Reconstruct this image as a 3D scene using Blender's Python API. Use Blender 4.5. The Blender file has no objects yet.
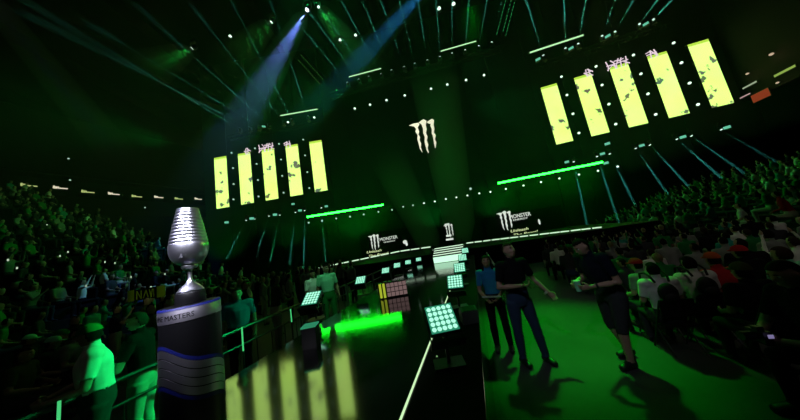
import bpy, bmesh, math, random
from mathutils import Vector, Matrix, Quaternion
from mathutils.bvhtree import BVHTree
R = random.Random(7)
SC = bpy.context.scene
COL = SC.collection
PI = math.pi
V = Vector

# ------------------------------------------------------------------ camera
F_PX, D_UP, H_PX = 231.5, 1600.0, 33.5
_u = V((-.1665, -.986)).normalized()
_p = math.atan(H_PX / F_PX)
U = V((math.cos(_p) * _u.x, -math.cos(_p) * _u.y, -math.sin(_p)))
_f = V((0, 0, -1))
YW = (_f - U * _f.dot(U)).normalized()
XW = YW.cross(U)
CAM = V((0, 0, 2.1))


def ray(px, py):
    v = V(((px - 400) / F_PX, -(py - 210) / F_PX, -1))
    return V((v.dot(XW), v.dot(YW), v.dot(U)))


def at_y(px, py, y):
    r = ray(px, py)
    return CAM + r * (y / r.y)


def at_z(px, py, z):
    r = ray(px, py)
    return CAM + r * ((z - 2.1) / r.z)


def at_plane(px, py, p0, n):
    r = ray(px, py)
    return CAM + r * ((p0 - CAM).dot(n) / r.dot(n))


cam = bpy.data.objects.new('camera', bpy.data.cameras.new('camera'))
COL.objects.link(cam)
m3 = Matrix(((XW.x, XW.y, XW.z), (YW.x, YW.y, YW.z), (U.x, U.y, U.z)))
cam.matrix_world = Matrix.Translation(CAM) @ m3.to_4x4()
cam.data.sensor_width = 36
cam.data.lens = F_PX / 800 * 36
cam.data.clip_start = .05
cam.data.clip_end = 300
SC.camera = cam
SC.view_settings.view_transform = 'Standard'
SC.view_settings.look = 'None'
SC.view_settings.gamma = 1
SC.view_settings.exposure = 0
SC.view_settings.use_curve_mapping = False

# runway frame: s along the runway towards the stage, t to the right
AX = V((.279, .960, 0)).normalized()
BX = V((AX.y, -AX.x, 0))
ZS = 1.2                          # height of the stage deck
ZR = .85                         # height of the glossy runway
O0 = V((0, 0, 0))
RUN_A = math.atan2(-AX.x, AX.y)          # z-rotation that turns +Y into AX


_o = at_z(397, 420, ZR)
O0 = V((_o.x, _o.y, 0))


def W(s, t, z=0):
    p = O0 + AX * s + BX * t
    return V((p.x, p.y, z))


def ST(p):
    d = V((p.x, p.y, 0)) - O0
    return d.dot(AX), d.dot(BX)


# ------------------------------------------------------------------ materials
def lin(c):
    return tuple((x / 255 / 12.92 if x / 255 <= .04045 else ((x / 255 + .055) / 1.055) ** 2.4) for x in c)


_M = {}


def pbr(name, col, rough=.6, metal=0, spec=.5, noise=0, scale=8, bump=0):
    if name in _M:
        return _M[name]
    m = bpy.data.materials.new(name)
    m.use_nodes = True
    nt = m.node_tree
    b = nt.nodes['Principled BSDF']
    b.inputs['Base Color'].default_value = (*col, 1)
    b.inputs['Roughness'].default_value = rough
    b.inputs['Metallic'].default_value = metal
    b.inputs['Specular IOR Level'].default_value = spec
    if noise or bump:
        tc = nt.nodes.new('ShaderNodeTexCoord')
        n = nt.nodes.new('ShaderNodeTexNoise')
        n.inputs['Scale'].default_value = scale
        n.inputs['Detail'].default_value = 4
        nt.links.new(tc.outputs['Object'], n.inputs['Vector'])
        if noise:
            mx = nt.nodes.new('ShaderNodeMix')
            mx.data_type = 'RGBA'
            mx.inputs[6].default_value = (*[c * (1 - noise) for c in col], 1)
            mx.inputs[7].default_value = (*[min(1, c * (1 + noise)) for c in col], 1)
            nt.links.new(n.outputs['Fac'], mx.inputs[0])
            nt.links.new(mx.outputs[2], b.inputs['Base Color'])
        if bump:
            bp = nt.nodes.new('ShaderNodeBump')
            bp.inputs['Strength'].default_value = bump
            bp.inputs['Distance'].default_value = .02
            nt.links.new(n.outputs['Fac'], bp.inputs['Height'])
            nt.links.new(bp.outputs[0], b.inputs['Normal'])
    _M[name] = m
    return m


def glow(name, col, strength=1.0):
    if name in _M:
        return _M[name]
    m = bpy.data.materials.new(name)
    m.use_nodes = True
    nt = m.node_tree
    nt.nodes.clear()
    o = nt.nodes.new('ShaderNodeOutputMaterial')
    e = nt.nodes.new('ShaderNodeEmission')
    e.inputs[0].default_value = (*col, 1)
    e.inputs[1].default_value = strength
    nt.links.new(e.outputs[0], o.inputs[0])
    _M[name] = m
    return m


def haze(name, density, aniso=0.0):
    if name in _M:
        return _M[name]
    m = bpy.data.materials.new(name)
    m.use_nodes = True
    nt = m.node_tree
    nt.nodes.clear()
    o = nt.nodes.new('ShaderNodeOutputMaterial')
    v = nt.nodes.new('ShaderNodeVolumeScatter')
    v.inputs['Color'].default_value = (1, 1, 1, 1)
    v.inputs['Density'].default_value = density
    v.inputs['Anisotropy'].default_value = aniso
    nt.links.new(v.outputs[0], o.inputs['Volume'])
    _M[name] = m
    return m


BLACK = pbr('black_metal', (.006, .006, .007), .45)
MATTE = pbr('matte_black', (.004, .004, .004), .8, spec=.2)
DARKWALL = pbr('dark_stage_panel', (.008, .016, .01), .7, spec=.2, noise=.3, scale=.6)
CONC = pbr('dark_concrete', (.007, .008, .007), .85, spec=.2, noise=.3, scale=1.5)
CEIL = pbr('dark_ceiling', (.004, .0045, .004), .9, spec=.1, noise=.3, scale=.8)
FLOORM = pbr('grey_floor', (.06, .06, .06), .6, spec=.15, noise=.35, scale=1.3, bump=.15)
SILVER = pbr('polished_silver', (.78, .78, .84), .3, 1)
STEEL = pbr('brushed_steel', (.45, .45, .5), .3, 1, noise=.15, scale=30)
GLOSS = pbr('glossy_black_stage', (.002, .002, .002), .09, spec=.5)
GLOSS.node_tree.nodes['Principled BSDF'].inputs['IOR'].default_value = 3.0
LAMPG = glow('lamp_white', (.75, 1, .82), 1.6)
LAMPD = glow('lamp_dim', (.45, .75, .6), .35)
TEALG = glow('strobe_teal', (.25, 1, .65), .55)
SIGNY = glow('sign_yellow', (.75, .9, .3), .55)
SIGNW = glow('sign_white', (1, .9, .65), .8)


def haze_fading(name, density):
    """haze that thins out away from the lamp end (the lamp end is the top of the body's own box)"""
    if name in _M:
        return _M[name]
    m = haze(name, density)
    nt = m.node_tree
    v = [n for n in nt.nodes if n.type == 'VOLUME_SCATTER'][0]
    tc = nt.nodes.new('ShaderNodeTexCoord')
    sp = nt.nodes.new('ShaderNodeSeparateXYZ')
    pw = nt.nodes.new('ShaderNodeMath')
    pw.operation = 'POWER'
    pw.inputs[1].default_value = 1.3
    ml = nt.nodes.new('ShaderNodeMath')
    ml.operation = 'MULTIPLY'
    ml.inputs[1].default_value = density
    nt.links.new(tc.outputs['Generated'], sp.inputs[0])
    nt.links.new(sp.outputs['Z'], pw.inputs[0])
    nt.links.new(pw.outputs[0], ml.inputs[0])
    nt.links.new(ml.outputs[0], v.inputs['Density'])
    return m


# ------------------------------------------------------------------ mesh helpers
class MB:
    def __init__(self):
        self.v, self.f, self.mi = [], [], []

    def add(self, vs, fs, mat=0):
        b = len(self.v)
        self.v += [tuple(x) for x in vs]
        for f in fs:
            self.f.append(tuple(b + i for i in f))
            self.mi.append(mat)
        return self

    def box(self, c, s, mat=0, rot=None):
        c = V(c)
        vs = []
        for dx in (-.5, .5):
            for dy in (-.5, .5):
                for dz in (-.5, .5):
                    p = V((dx * s[0], dy * s[1], dz * s[2]))
                    if rot is not None:
                        p = rot @ p
                    vs.append(c + p)
        return self.add(vs, [(0, 1, 3, 2), (4, 6, 7, 5), (0, 4, 5, 1), (2, 3, 7, 6), (0, 2, 6, 4), (1, 5, 7, 3)], mat)

    def tube(self, pts, rad, n=8, mat=0, caps=True):
        pts = [V(p) for p in pts]
        if not isinstance(rad, (list, tuple)):
            rad = [rad] * len(pts)
        b = len(self.v)
        ref = None
        for i, p in enumerate(pts):
            d = (pts[min(i + 1, len(pts) - 1)] - pts[max(i - 1, 0)]).normalized()
            if ref is None:
                ref = d.orthogonal().normalized()
            else:
                ref = (ref - d * ref.dot(d)).normalized()
            s = d.cross(ref)
            r = rad[i] if isinstance(rad[i], (list, tuple)) else (rad[i], rad[i])
            for k in range(n):
                a = 2 * PI * k / n
                self.v.append(tuple(p + ref * (math.cos(a) * r[0]) + s * (math.sin(a) * r[1])))
        for i in range(len(pts) - 1):
            for k in range(n):
                self.f.append((b + i * n + k, b + i * n + (k + 1) % n, b + (i + 1) * n + (k + 1) % n, b + (i + 1) * n + k))
                self.mi.append(mat)
        if caps:
            self.f.append(tuple(b + k for k in range(n))[::-1])
            e = b + (len(pts) - 1) * n
            self.f.append(tuple(e + k for k in range(n)))
            self.mi += [mat, mat]
        return self

    def bar(self, a, b, r, n=6, mat=0):
        return self.tube([a, b], r, n, mat)

    def rings(self, rs, n=16, mat=0):
        """horizontal ellipse rings (cx, cy, z, rx, ry): a lofted, capped solid"""
        b = len(self.v)
        for (cx, cy, z, rx, ry) in rs:
            for k in range(n):
                a = 2 * PI * k / n
                self.v.append((cx + rx * math.cos(a), cy + ry * math.sin(a), z))
        for i in range(len(rs) - 1):
            for k in range(n):
                self.f.append((b + i * n + k, b + i * n + (k + 1) % n, b + (i + 1) * n + (k + 1) % n, b + (i + 1) * n + k))
                self.mi.append(mat)
        self.f.append(tuple(b + k for k in range(n))[::-1])
        e = b + (len(rs) - 1) * n
        self.f.append(tuple(e + k for k in range(n)))
        self.mi += [mat, mat]
        return self

    def ball(self, c, r, n=12, mat=0, rot=None):
        c = V(c)
        r = r if isinstance(r, (list, tuple)) else (r, r, r)
        vs, fs = [], []
        h = n // 2
        for i in range(1, h):
            th = PI * i / h
            for k in range(n):
                a = 2 * PI * k / n
                p = V((r[0] * math.sin(th) * math.cos(a), r[1] * math.sin(th) * math.sin(a), r[2] * math.cos(th)))
                vs.append(c + (rot @ p if rot is not None else p))
        top = len(vs)
        p1, p2 = V((0, 0, r[2])), V((0, 0, -r[2]))
        vs += [c + (rot @ p1 if rot is not None else p1), c + (rot @ p2 if rot is not None else p2)]
        for i in range(h - 2):
            for k in range(n):
                fs.append((i * n + k, (i + 1) * n + k, (i + 1) * n + (k + 1) % n, i * n + (k + 1) % n))
        for k in range(n):
            fs.append((top, k, (k + 1) % n))
            fs.append((top + 1, (h - 2) * n + (k + 1) % n, (h - 2) * n + k))
        return self.add(vs, fs, mat)

    def prism(self, poly, p0, ux, uy, nrm, depth, mat=0):
        """2D polygon (u, v) in the frame p0, ux, uy, extruded along nrm by depth"""
        n = len(poly)
        a = [p0 + ux * u + uy * v for u, v in poly]
        b = [p + nrm * depth for p in a]
        return self.add(a + b, [tuple(range(n)), tuple(range(2 * n - 1, n - 1, -1))] + [(i, n + i, n + (i + 1) % n, (i + 1) % n) for i in range(n)], mat)

    def mesh(self, name, mats, smooth=False):
        me = bpy.data.meshes.new(name)
        me.from_pydata(self.v, [], self.f)
        for m in (mats if isinstance(mats, (list, tuple)) else [mats]):
            me.materials.append(m)
        for p, i in zip(me.polygons, self.mi):
            p.material_index = i
            p.use_smooth = smooth
        bm = bmesh.new()
        bm.from_mesh(me)
        bmesh.ops.recalc_face_normals(bm, faces=bm.faces)
        bm.to_mesh(me)
        bm.free()
        if smooth:
            try:
                me.set_sharp_from_angle(angle=math.radians(50))
            except Exception:
                pass
        return me


def link(name, me, parent=None, loc=None, rot=None):
    o = bpy.data.objects.new(name, me)
    COL.objects.link(o)
    if loc is not None:
        o.location = loc
    if rot is not None:
        o.rotation_euler = rot
    if parent is not None:
        o.parent = parent
    return o


def obj(name, mb, mats, parent=None, smooth=False, loc=None, rot=None):
    return link(name, mb.mesh(name, mats, smooth), parent, loc, rot)


def tag(o, label, cat, group=None):
    o['label'] = label
    o['category'] = cat
    if group:
        o['group'] = group
    return o


def thing(name, label, cat, loc=(0, 0, 0), rot=(0, 0, 0), group=None):
    return tag(link(name, None, None, loc, rot), label, cat, group)


def struct(name, mb, mats, smooth=False):
    o = obj(name, mb, mats, None, smooth)
    o['kind'] = 'structure'
    return o


def dup(root, loc=None, rot=None, label=None, group=None):
    r = root.copy()
    COL.objects.link(r)
    if loc is not None:
        r.location = loc
    if rot is not None:
        r.rotation_euler = rot
    if label:
        r['label'] = label
    if group:
        r['group'] = group
    for ch in list(root.children):
        c = ch.copy()
        COL.objects.link(c)
        c.parent = r
        for g in list(ch.children):
            d = g.copy()
            COL.objects.link(d)
            d.parent = c
    return r


ORD = ['first', 'second', 'third', 'fourth', 'fifth', 'sixth', 'seventh', 'eighth', 'ninth', 'tenth', 'eleventh', 'twelfth',
       'thirteenth', 'fourteenth', 'fifteenth', 'sixteenth', 'seventeenth', 'eighteenth', 'nineteenth', 'twentieth',
       'twenty-first', 'twenty-second', 'twenty-third', 'twenty-fourth', 'twenty-fifth']


def basis(x, y, z, loc):
    m = Matrix((x, y, z)).transposed().to_4x4()
    m.translation = loc
    return m


# ------------------------------------------------------------------ lights
def aim(o, a, b):
    o.location = a
    o.rotation_euler = (V(b) - V(a)).to_track_quat('-Z', 'Y').to_euler()


def spot(a, b, power, col, size=40, blend=.5, rad=.1, parent=None):
    l = bpy.data.lights.new('spot', 'SPOT')
    l.energy = power
    l.color = col
    l.spot_size = math.radians(size)
    l.spot_blend = blend
    l.shadow_soft_size = rad
    o = bpy.data.objects.new('unseen_wash_light', l)  # lamp without a fixture in view; some are added only as fill
    COL.objects.link(o)
    aim(o, a, b)
    return o


def beam_light(a, b, strength, col, size, blend=.3, rad=.02, falloff='Constant'):
    o = spot(a, b, 1, col, size, blend, rad)
    o.name = 'beam_light'
    l = o.data
    l.use_nodes = True
    nt = l.node_tree
    em = nt.nodes['Emission']
    f = nt.nodes.new('ShaderNodeLightFalloff')
    f.inputs['Strength'].default_value = strength
    nt.links.new(f.outputs[falloff], em.inputs['Strength'])
    return o


def area(a, b, power, col, sx, sy):
    l = bpy.data.lights.new('area', 'AREA')
    l.shape = 'RECTANGLE'
    l.size, l.size_y = sx, sy
    l.energy = power
    l.color = col
    o = bpy.data.objects.new('unseen_wash_light', l)
    COL.objects.link(o)
    aim(o, a, b)
    return o


def laser(a, b, power, col, size, spread):
    l = bpy.data.lights.new('beam', 'AREA')
    l.shape = 'DISK'
    l.size = size
    l.spread = math.radians(spread)
    l.energy = power
    l.color = col
    o = bpy.data.objects.new('beam_light', l)
    COL.objects.link(o)
    aim(o, a, b)
    return o


GREEN = (.05, 1, .12)
TEAL = (.12, 1, .72)
# ------------------------------------------------------------------ the hall
st = MB()
st.box((0, 25, -.1), (130, 90, .2))
struct('floor', st, FLOORM)
c_ = MB()
c_.box((0, 25, 30.2), (130, 90, .4))
for k in range(9):
    c_.box((-48 + 12 * k, 25, 29.2), (.5, 90, 1.6))
struct('ceiling', c_, CEIL)
w = MB()
w.box((0, 69.8, 15), (130, .4, 30))
struct('wall_back', w, CONC)
w = MB()
w.box((0, -19.8, 15), (130, .4, 30))
struct('wall_front', w, CONC)
w = MB()
w.box((-64.8, 25, 15), (.4, 90, 30))
struct('wall_left', w, CONC)
w = MB()
w.box((64.8, 25, 15), (.4, 90, 30))
struct('wall_right', w, CONC)

# the stage set: three dark panels in a shallow horseshoe
ZB = 9.1
PL1, PL5 = at_z(223, 207.8, ZB), at_z(321.3, 191.2, ZB)
PR1, PR5 = at_z(564.8, 142.6, ZB), at_z(723, 105.3, ZB)


def flat(v):
    return V((v.x, v.y, 0))


UL = flat(PL5 - PL1).normalized()
UR = flat(PR5 - PR1).normalized()
CL, CR = PL5 + UL * 1.1, PR1 - UR * 1.3
UC = flat(CR - CL).normalized()


def nrm(u):                       # horizontal normal facing the audience
    n = V((u.y, -u.x, 0))
    return n if n.y < 0 else -n


NL, NC, NR = nrm(UL), nrm(UC), nrm(UR)
BACK = .35                        # the panels stand this far behind the banners


def panel(name, a, b, n, z0, z1):
    mb = MB()
    a, b = flat(a) - n * BACK, flat(b) - n * BACK
    q = [a, b, b - n * .4, a - n * .4]
    mb.add([p + V((0, 0, z0)) for p in q] + [p + V((0, 0, z1)) for p in q],
           [(0, 1, 2, 3), (4, 5, 6, 7), (0, 1, 5, 4), (1, 2, 6, 5), (2, 3, 7, 6), (3, 0, 4, 7)])
    L = (b - a).length            # joints between the cabinets
    for k in range(1, int(L / 2.7)):
        p = a + (b - a) * (k * 2.7 / L)
        mb.box(p + V((0, 0, (z0 + z1) / 2)) + n * .01, (.05, .05, z1 - z0), 0)
    return struct(name, mb, DARKWALL)


panel('wall_stage_left', PL1 - UL * 2.2, CL, NL, 0, 27)  # panels heightened so their tops catch added green light in place of haze
panel('wall_stage_center', CL, CR, NC, 0, 27)
panel('wall_stage_right', CR, PR5 + UR * 2.4, NR, 0, 27)


def on_wall(px, py, off=0.0):
    if px < 331:
        return at_plane(px, py, PL1 + NL * off, NL)
    if px > 541:
        return at_plane(px, py, PR1 + NR * off, NR)
    return at_plane(px, py, CL + NC * off, NC)


def wall_frame(px):
    return (UL, NL) if px < 331 else ((UR, NR) if px > 541 else (UC, NC))


# ------------------------------------------------------------------ banner screens
def banner_material():
    m = bpy.data.materials.new('pale_yellow_screen_picture')
    m.use_nodes = True
    nt = m.node_tree
    nt.nodes.clear()
    N, LK = nt.nodes.new, nt.links.new
    o = N('ShaderNodeOutputMaterial')
    e = N('ShaderNodeEmission')
    g = N('ShaderNodeNewGeometry')
    n1 = N('ShaderNodeTexNoise')
    n1.inputs['Scale'].default_value = 2.4
    n1.inputs['Detail'].default_value = 5
    vor = N('ShaderNodeTexVoronoi')
    vor.inputs['Scale'].default_value = .8
    mixv = N('ShaderNodeVectorMath')
    mixv.operation = 'MULTIPLY_ADD'
    mixv.inputs[1].default_value = (.95, .95, .95)
    LK(g.outputs['Position'], n1.inputs['Vector'])
    LK(n1.outputs['Color'], mixv.inputs[0])
    LK(g.outputs['Position'], mixv.inputs[2])
    LK(mixv.outputs[0], vor.inputs['Vector'])
    r = N('ShaderNodeValToRGB')
    r.color_ramp.elements[0].position = .2
    r.color_ramp.elements[0].color = (.03, .06, .008, 1)
    r.color_ramp.elements[1].position = .25
    r.color_ramp.elements[1].color = (.6, 1, .15, 1)
    LK(vor.outputs['Distance'], r.inputs[0])
    n2 = N('ShaderNodeTexNoise')
    n2.inputs['Scale'].default_value = .5
    LK(g.outputs['Position'], n2.inputs['Vector'])
    mx = N('ShaderNodeMix')
    mx.data_type = 'RGBA'
    mx.inputs[0].default_value = .12
    LK(r.outputs[0], mx.inputs[6])
    LK(n2.outputs['Color'], mx.inputs[7])
    LK(mx.outputs[2], e.inputs[0])
    e.inputs[1].default_value = 1.65
    LK(e.outputs[0], o.inputs[0])
    return m


BANM = banner_material()
BANTOP = glow('banner_top_band', (.5, .8, .07), 1.0)
SCRIB = glow('pale_pink_marks', (.95, .75, .85), .9)


def scribble(mb, x0, x1, z0, z1, seed):
    rr = random.Random(seed)
    n = max(2, int((x1 - x0) / .3))
    for k in range(n):
        x = x0 + (x1 - x0) * (k + .5) / n
        p = [V((x + rr.uniform(-.2, .2), -.11, z0 + (z1 - z0) * q)) for q in (0, rr.uniform(.3, .7), 1)]
        mb.tube(p, .045, 4)
        mb.bar(V((x - .2, -.11, z0 + rr.uniform(0, 1) * (z1 - z0))), V((x + .22, -.11, z0 + rr.uniform(0, 1) * (z1 - z0))), .045, 4)
    mb.bar(V((x0, -.11, z0 + .5 * (z1 - z0))), V((x1, -.11, z0 + .6 * (z1 - z0))), .045, 4)


def banner_bank(p0, p1, u, n, width, height, side, shade):
    for k in range(5):
        p = p0.lerp(p1, k / 4)
        lab = f"tall pale yellow banner screen, {ORD[k]} from the left in the {side} bank of five"
        t = thing('hanging_banner_screen', lab, 'screen', group=f'banner screens in the {side} bank')
        t.matrix_world = basis(u, -n, V((0, 0, 1)), V((p.x, p.y, ZB)))
        mb = MB()
        mb.box((0, .09, height / 2), (width + .06, .16, height + .06))
        obj('housing', mb, BLACK, t)
        mb = MB()
        mb.box((0, 0, height / 2 - .12), (width, .03, height - .24))
        obj('screen_face', mb, BANM, t)
        mb = MB()
        mb.box((0, 0, height - .12), (width, .03, .235))
        obj('top_band', mb, BANTOP, t)
        sc = MB()
        if k == 1:
            scribble(sc, .15, width / 2 + .1, height - .35, height + .45, 3)
        elif k == 2:
            scribble(sc, -width / 2 - .25, width / 2 + .05, height - .35, height + .6, 4)
        elif k == 3:
            scribble(sc, -width / 2 - .1, -.05, height - .35, height + .45, 5)
        if sc.v:
            o = obj('scrawled_mark', sc, SCRIB, t)
            o['label'] = 'pale pink scrawled mark across the top'


wl = (on_wall(229.2, 207.5) - on_wall(216.7, 208)).length
wr = (on_wall(573.2, 140.7) - on_wall(556.4, 144.7)).length
banner_bank(PL1, PL5, UL, NL, wl, 5.85, 'left', 0)
banner_bank(PR1, PR5, UR, NR, wr, 6.2, 'right', 1)

# ------------------------------------------------------------------ emblem and lettering
CLAW = [
    [(62, 136), (95, 122), (128, 117), (135, 128), (123, 150), (134, 178), (128, 200), (139, 216), (136, 240), (147, 262), (145, 290), (157, 328),
     (139, 300), (130, 262), (121, 232), (123, 202), (107, 180), (112, 160), (98, 143), (80, 138)],
    [(130, 117), (150, 99), (165, 92), (186, 103), (180, 130), (186, 160), (182, 190), (193, 215), (187, 240), (198, 270), (193, 295), (203, 332),
     (189, 315), (179, 280), (172, 250), (173, 215), (163, 190), (161, 160), (152, 132), (146, 124)],
    [(188, 112), (205, 100), (222, 89), (239, 98), (235, 130), (241, 160), (237, 185), (251, 205), (245, 235), (255, 255), (248, 298),
     (238, 262), (236, 240), (229, 205), (222, 190), (223, 160), (213, 140), (215, 124), (200, 121)]]
CO = on_wall(400 + 157 / 7, 105 + 210 / 7)


def claw_local():
    out = []
    for s in CLAW:
        q = []
        for x, y in s:
            d = on_wall(400 + x / 7, 105 + y / 7) - CO
            q.append((d.dot(UC), d.z))
        out.append(q)
    return out


CLAWL = claw_local()
WHITEY = glow('pale_logo_light', (1, 1, .72), 1.0)
GLOWW = glow('white_letter_light', (.9, 1, .88), .75)
GLOWY = glow('yellow_letter_light', (.85, 1, .5), .75)


def claw(name, p, u, n, sx, sy, mat, parent=None):
    o = None
    root = parent
    for s in CLAWL:
        mb = MB()
        mb.prism([(x * sx, z * sy) for x, z in s], p + n * .03, u, V((0, 0, 1)), n, .05)
        o = obj(name, mb, mat, root)
    return o


t = thing('claw_emblem', 'large glowing pale yellow three-stroke claw emblem high on the dark centre of the stage', 'emblem')
claw('claw_stroke', CO - NC * .3, UC, NC, 1, 1, WHITEY, t)
# the dark screen it is shown on
_bm = MB()


def text(name, s, p, u, n, width, height, mat, parent, shear=0.0):
    cu = bpy.data.curves.new('txt', 'FONT')
    cu.body = s
    cu.size = 1
    cu.shear = shear
    cu.extrude = .02
    cu.resolution_u = 3
    o = bpy.data.objects.new('txt', cu)
    COL.objects.link(o)
    dg = bpy.context.evaluated_depsgraph_get()
    me = bpy.data.meshes.new_from_object(o.evaluated_get(dg))
    bpy.data.objects.remove(o)
    xs = [v.co.x for v in me.vertices]
    ys = [v.co.y for v in me.vertices]
    x0, x1, y0, y1 = min(xs), max(xs), min(ys), max(ys)
    for v in me.vertices:
        x, y, z = (v.co.x - x0) / (x1 - x0) * width, (v.co.y - y0) / (y1 - y0) * height, v.co.z
        v.co = p + u * x + V((0, 0, 1)) * y + n * z
    me.name = name
    me.materials.clear()
    me.materials.append(mat)
    return link(name, me, parent)


def lettering(name, s, pa, pb, hpx, mat, parent, off, shear=0.0):
    """text whose baseline runs from pixel pa to about pixel pb on the wall"""
    u, n = wall_frame(pa[0])
    a, b = on_wall(*pa, off), on_wall(*pb, off)
    k = (a - CAM).length / F_PX
    return text(name, s, a, u, n, (flat(b) - flat(a)).length, hpx * k * .95, mat, parent, shear)


def sponsor_screen(lab, corners, clawc, csc, big, small, l1, l2, blob):
    t = thing('stage_screen', lab, 'screen')
    a, b = on_wall(*corners[0], -.12), on_wall(*corners[1], -.12)
    u, n = wall_frame(corners[0][0])
    mid = (a + b) / 2
    mb = MB()
    Lw = (flat(b) - flat(a)).length
    z0, z1 = min(a.z, b.z), max(a.z, b.z)
    r = Matrix((u, -n, V((0, 0, 1)))).transposed()
    mb.box((mid.x, mid.y, (z0 + z1) / 2), (Lw, .1, z1 - z0), 0, r)
    obj('screen_panel', mb, MATTE, t)
    claw('claw_stroke', on_wall(*clawc, 0), u, n, csc, csc, GLOWW, t)
    lettering('lettering', 'MONSTER', *big, GLOWW, t, .03)
    lettering('lettering', 'ENERGY', *small, GLOWW, t, .03)
    lettering('lettering', 'Unleash', *l1, GLOWY, t, .03, .25)
    lettering('lettering', 'The Beast!', *l2, GLOWY, t, .03, .25)
    for (x, y, rx, rz) in blob:
        mb = MB()
        mb.ball(on_wall(x, y, .05), (rx, .04, rz), 8)
        obj('picture_highlight', mb, GLOWW, t)
    return t


sponsor_screen('dark lower stage screen left of the stairs with white claw logo and slogan', ((363, 262), (425, 224)),
               (373.5, 242), .42, ((380, 241.2), (397.5, 237.4), 3.2), ((384, 243), (395.5, 240.6), 1.3),
               ((367, 253.6), (381.5, 250.4), 2.4), ((369, 257.4), (388.5, 253.3), 2.4), [(405, 242, .22, .2), (406.6, 244, .12, .2)])
sponsor_screen('dark lower stage screen right of the stairs with white claw logo and slogan', ((489, 243), (560, 205)),
               (504, 220.5), .5, ((510, 219), (531, 215), 3.6), ((513.5, 221), (528, 218.3), 1.6),
               ((511, 232.6), (528.5, 229.2), 2.5), ((514, 236.6), (538, 232), 2.6), [(539.3, 221.8, .1, .28), (543, 219.8, .09, .16)])
t = thing('pillar_screen', 'narrow dark screen above the stairs showing a small white drinks can picture', 'screen')
mb = MB()
p = on_wall(448.3, 232, -.05)
mb.box(p, (1.3, .1, 2.6))
obj('screen_panel', mb, MATTE, t)
claw('claw_stroke', on_wall(448.3, 230.6, .03), UC, NC, .33, .36, GLOWW, t)
for (x, y, rx) in ((447, 224.4, .24), (448.8, 235.6, .26), (449.7, 239.3, .36)):
    mb = MB()
    mb.box(on_wall(x, y, .05), (rx * 2, .04, .18), 0, Matrix((UC, -NC, V((0, 0, 1)))).transposed())
    obj('can_outline', mb, GLOWW, t)

# ------------------------------------------------------------------ neon bars
NEON = glow('green_neon', (.006, 1, .014), 40.0)
WBAR = glow('pale_green_bar', (.55, 1, .5), 1.0)
WTIP = glow('white_bar_tip', (.8, 1, .8), .8)


def bar_light(name, lab, a, b, rad, mat):
    t = thing(name, lab, 'light bar', (a + b) / 2)
    mb = MB()
    mb.bar(a - t.location, b - t.location, rad, 8)
    obj('tube', mb, mat, t)
    mb = MB()
    d = (b - a).normalized()
    up = V((0, .7, .5)).normalized() * (rad * 1.6)
    mb.bar(a - t.location + up, b - t.location + up, rad * .9, 4)
    for e in (a, b):
        mb.bar(e - t.location - d * .05, e - t.location + d * .05, rad * 1.3, 8)
    obj('housing', mb, BLACK, t)
    return t


bar_light('hanging_neon_bar', 'long green neon bar under the left bank of banner screens', at_y(306.5, 217, 22.6), at_y(384, 204.7, 22.6), .075, NEON)
bar_light('hanging_neon_bar', 'long green neon bar under the right bank of banner screens', at_y(497, 183.4, 21), at_y(603, 162, 20.2), .075, NEON)
for q, lab in (((280, 115.7, 318, 109), 'slim pale green light bar nearest the left banner screens'),
               ((348.5, 77, 381.5, 68.3), 'slim pale green light bar second from the left in the roof'),
               ((440, 51.4, 476.5, 41), 'slim pale green light bar over the claw emblem'),
               ((528.7, 53, 583.5, 35), 'longest and brightest slim green light bar, above the right banner screens')):
    y = 19.5 if q[0] < 500 else 18.5
    bar_light('hanging_light_bar', lab, at_y(q[0], q[1], y), at_y(q[2], q[3], y), .045 if q[0] < 500 else .065, WBAR)

# white strip along the foot of the stage, in segments
SEGM = glow('stage_edge_white', (.72, 1, .72), .95)


def edge_strip(lab, pts, n, y):
    t = thing('stage_edge_light', lab, 'light strip')
    pts = [at_y(*p, yy) for p, yy in zip(pts, y)]
    for i in range(len(pts) - 1):
        a, b = pts[i], pts[i + 1]
        k = n[i]
        for j in range(k):
            p, q = a.lerp(b, (j + .05) / k), a.lerp(b, (j + .05 + R.choice((.82, .9, .9))) / k)
            mb = MB()
            mb.bar(p, q, .03, 6)
            obj('segment', mb, SEGM, t)
    mb = MB()
    for i in range(len(pts) - 1):
        mb.bar(pts[i] + V((0, .06, -.01)), pts[i + 1] + V((0, .06, -.01)), .045, 4)
    obj('rail', mb, BLACK, t)
    return t


edge_strip('white segmented light strip along the stage foot left of the stairs', [(318, 268), (360, 259.5), (400, 251.2), (431, 246.8)], (5, 4, 3), (13.0, 13.1, 13.2, 13.2))
edge_strip('white segmented light strip along the stage foot right of the stairs', [(466, 243.2), (500, 239), (560, 232), (603, 227)], (4, 6, 4), (13.0, 12.8, 12.2, 11.6))

# ------------------------------------------------------------------ small round lamps
def lamp_mesh():
    mb = MB()
    mb.tube([(0, .02, 0), (0, .22, 0), (0, .27, 0)], [.12, .11, .05], 12, 0)
    mb.tube([(0, -.05, 0), (0, .02, 0)], [.07, .105], 12, 1)
    mb.bar((0, .1, .1), (0, .1, .24), .02, 6, 0)
    return mb.mesh('round_lamp', [BLACK, LAMPG], True)


LAMP_ME = lamp_mesh()
LAMP_ME_DIM = LAMP_ME.copy()
LAMP_ME_DIM.materials[1] = glow('lamp_pale', (.6, .95, .75), .75)


def lamp(p, lab, group, s=1.0, dim=False, n=None):
    o = link('hanging_stage_lamp', LAMP_ME_DIM if dim else LAMP_ME)
    o.location = p
    o.scale = (s, s, s)
    d = (CAM - p)
    o.rotation_euler = (0, 0, math.atan2(d.x, -d.y))
    tag(o, lab, 'lamp', group)
    return o


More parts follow.
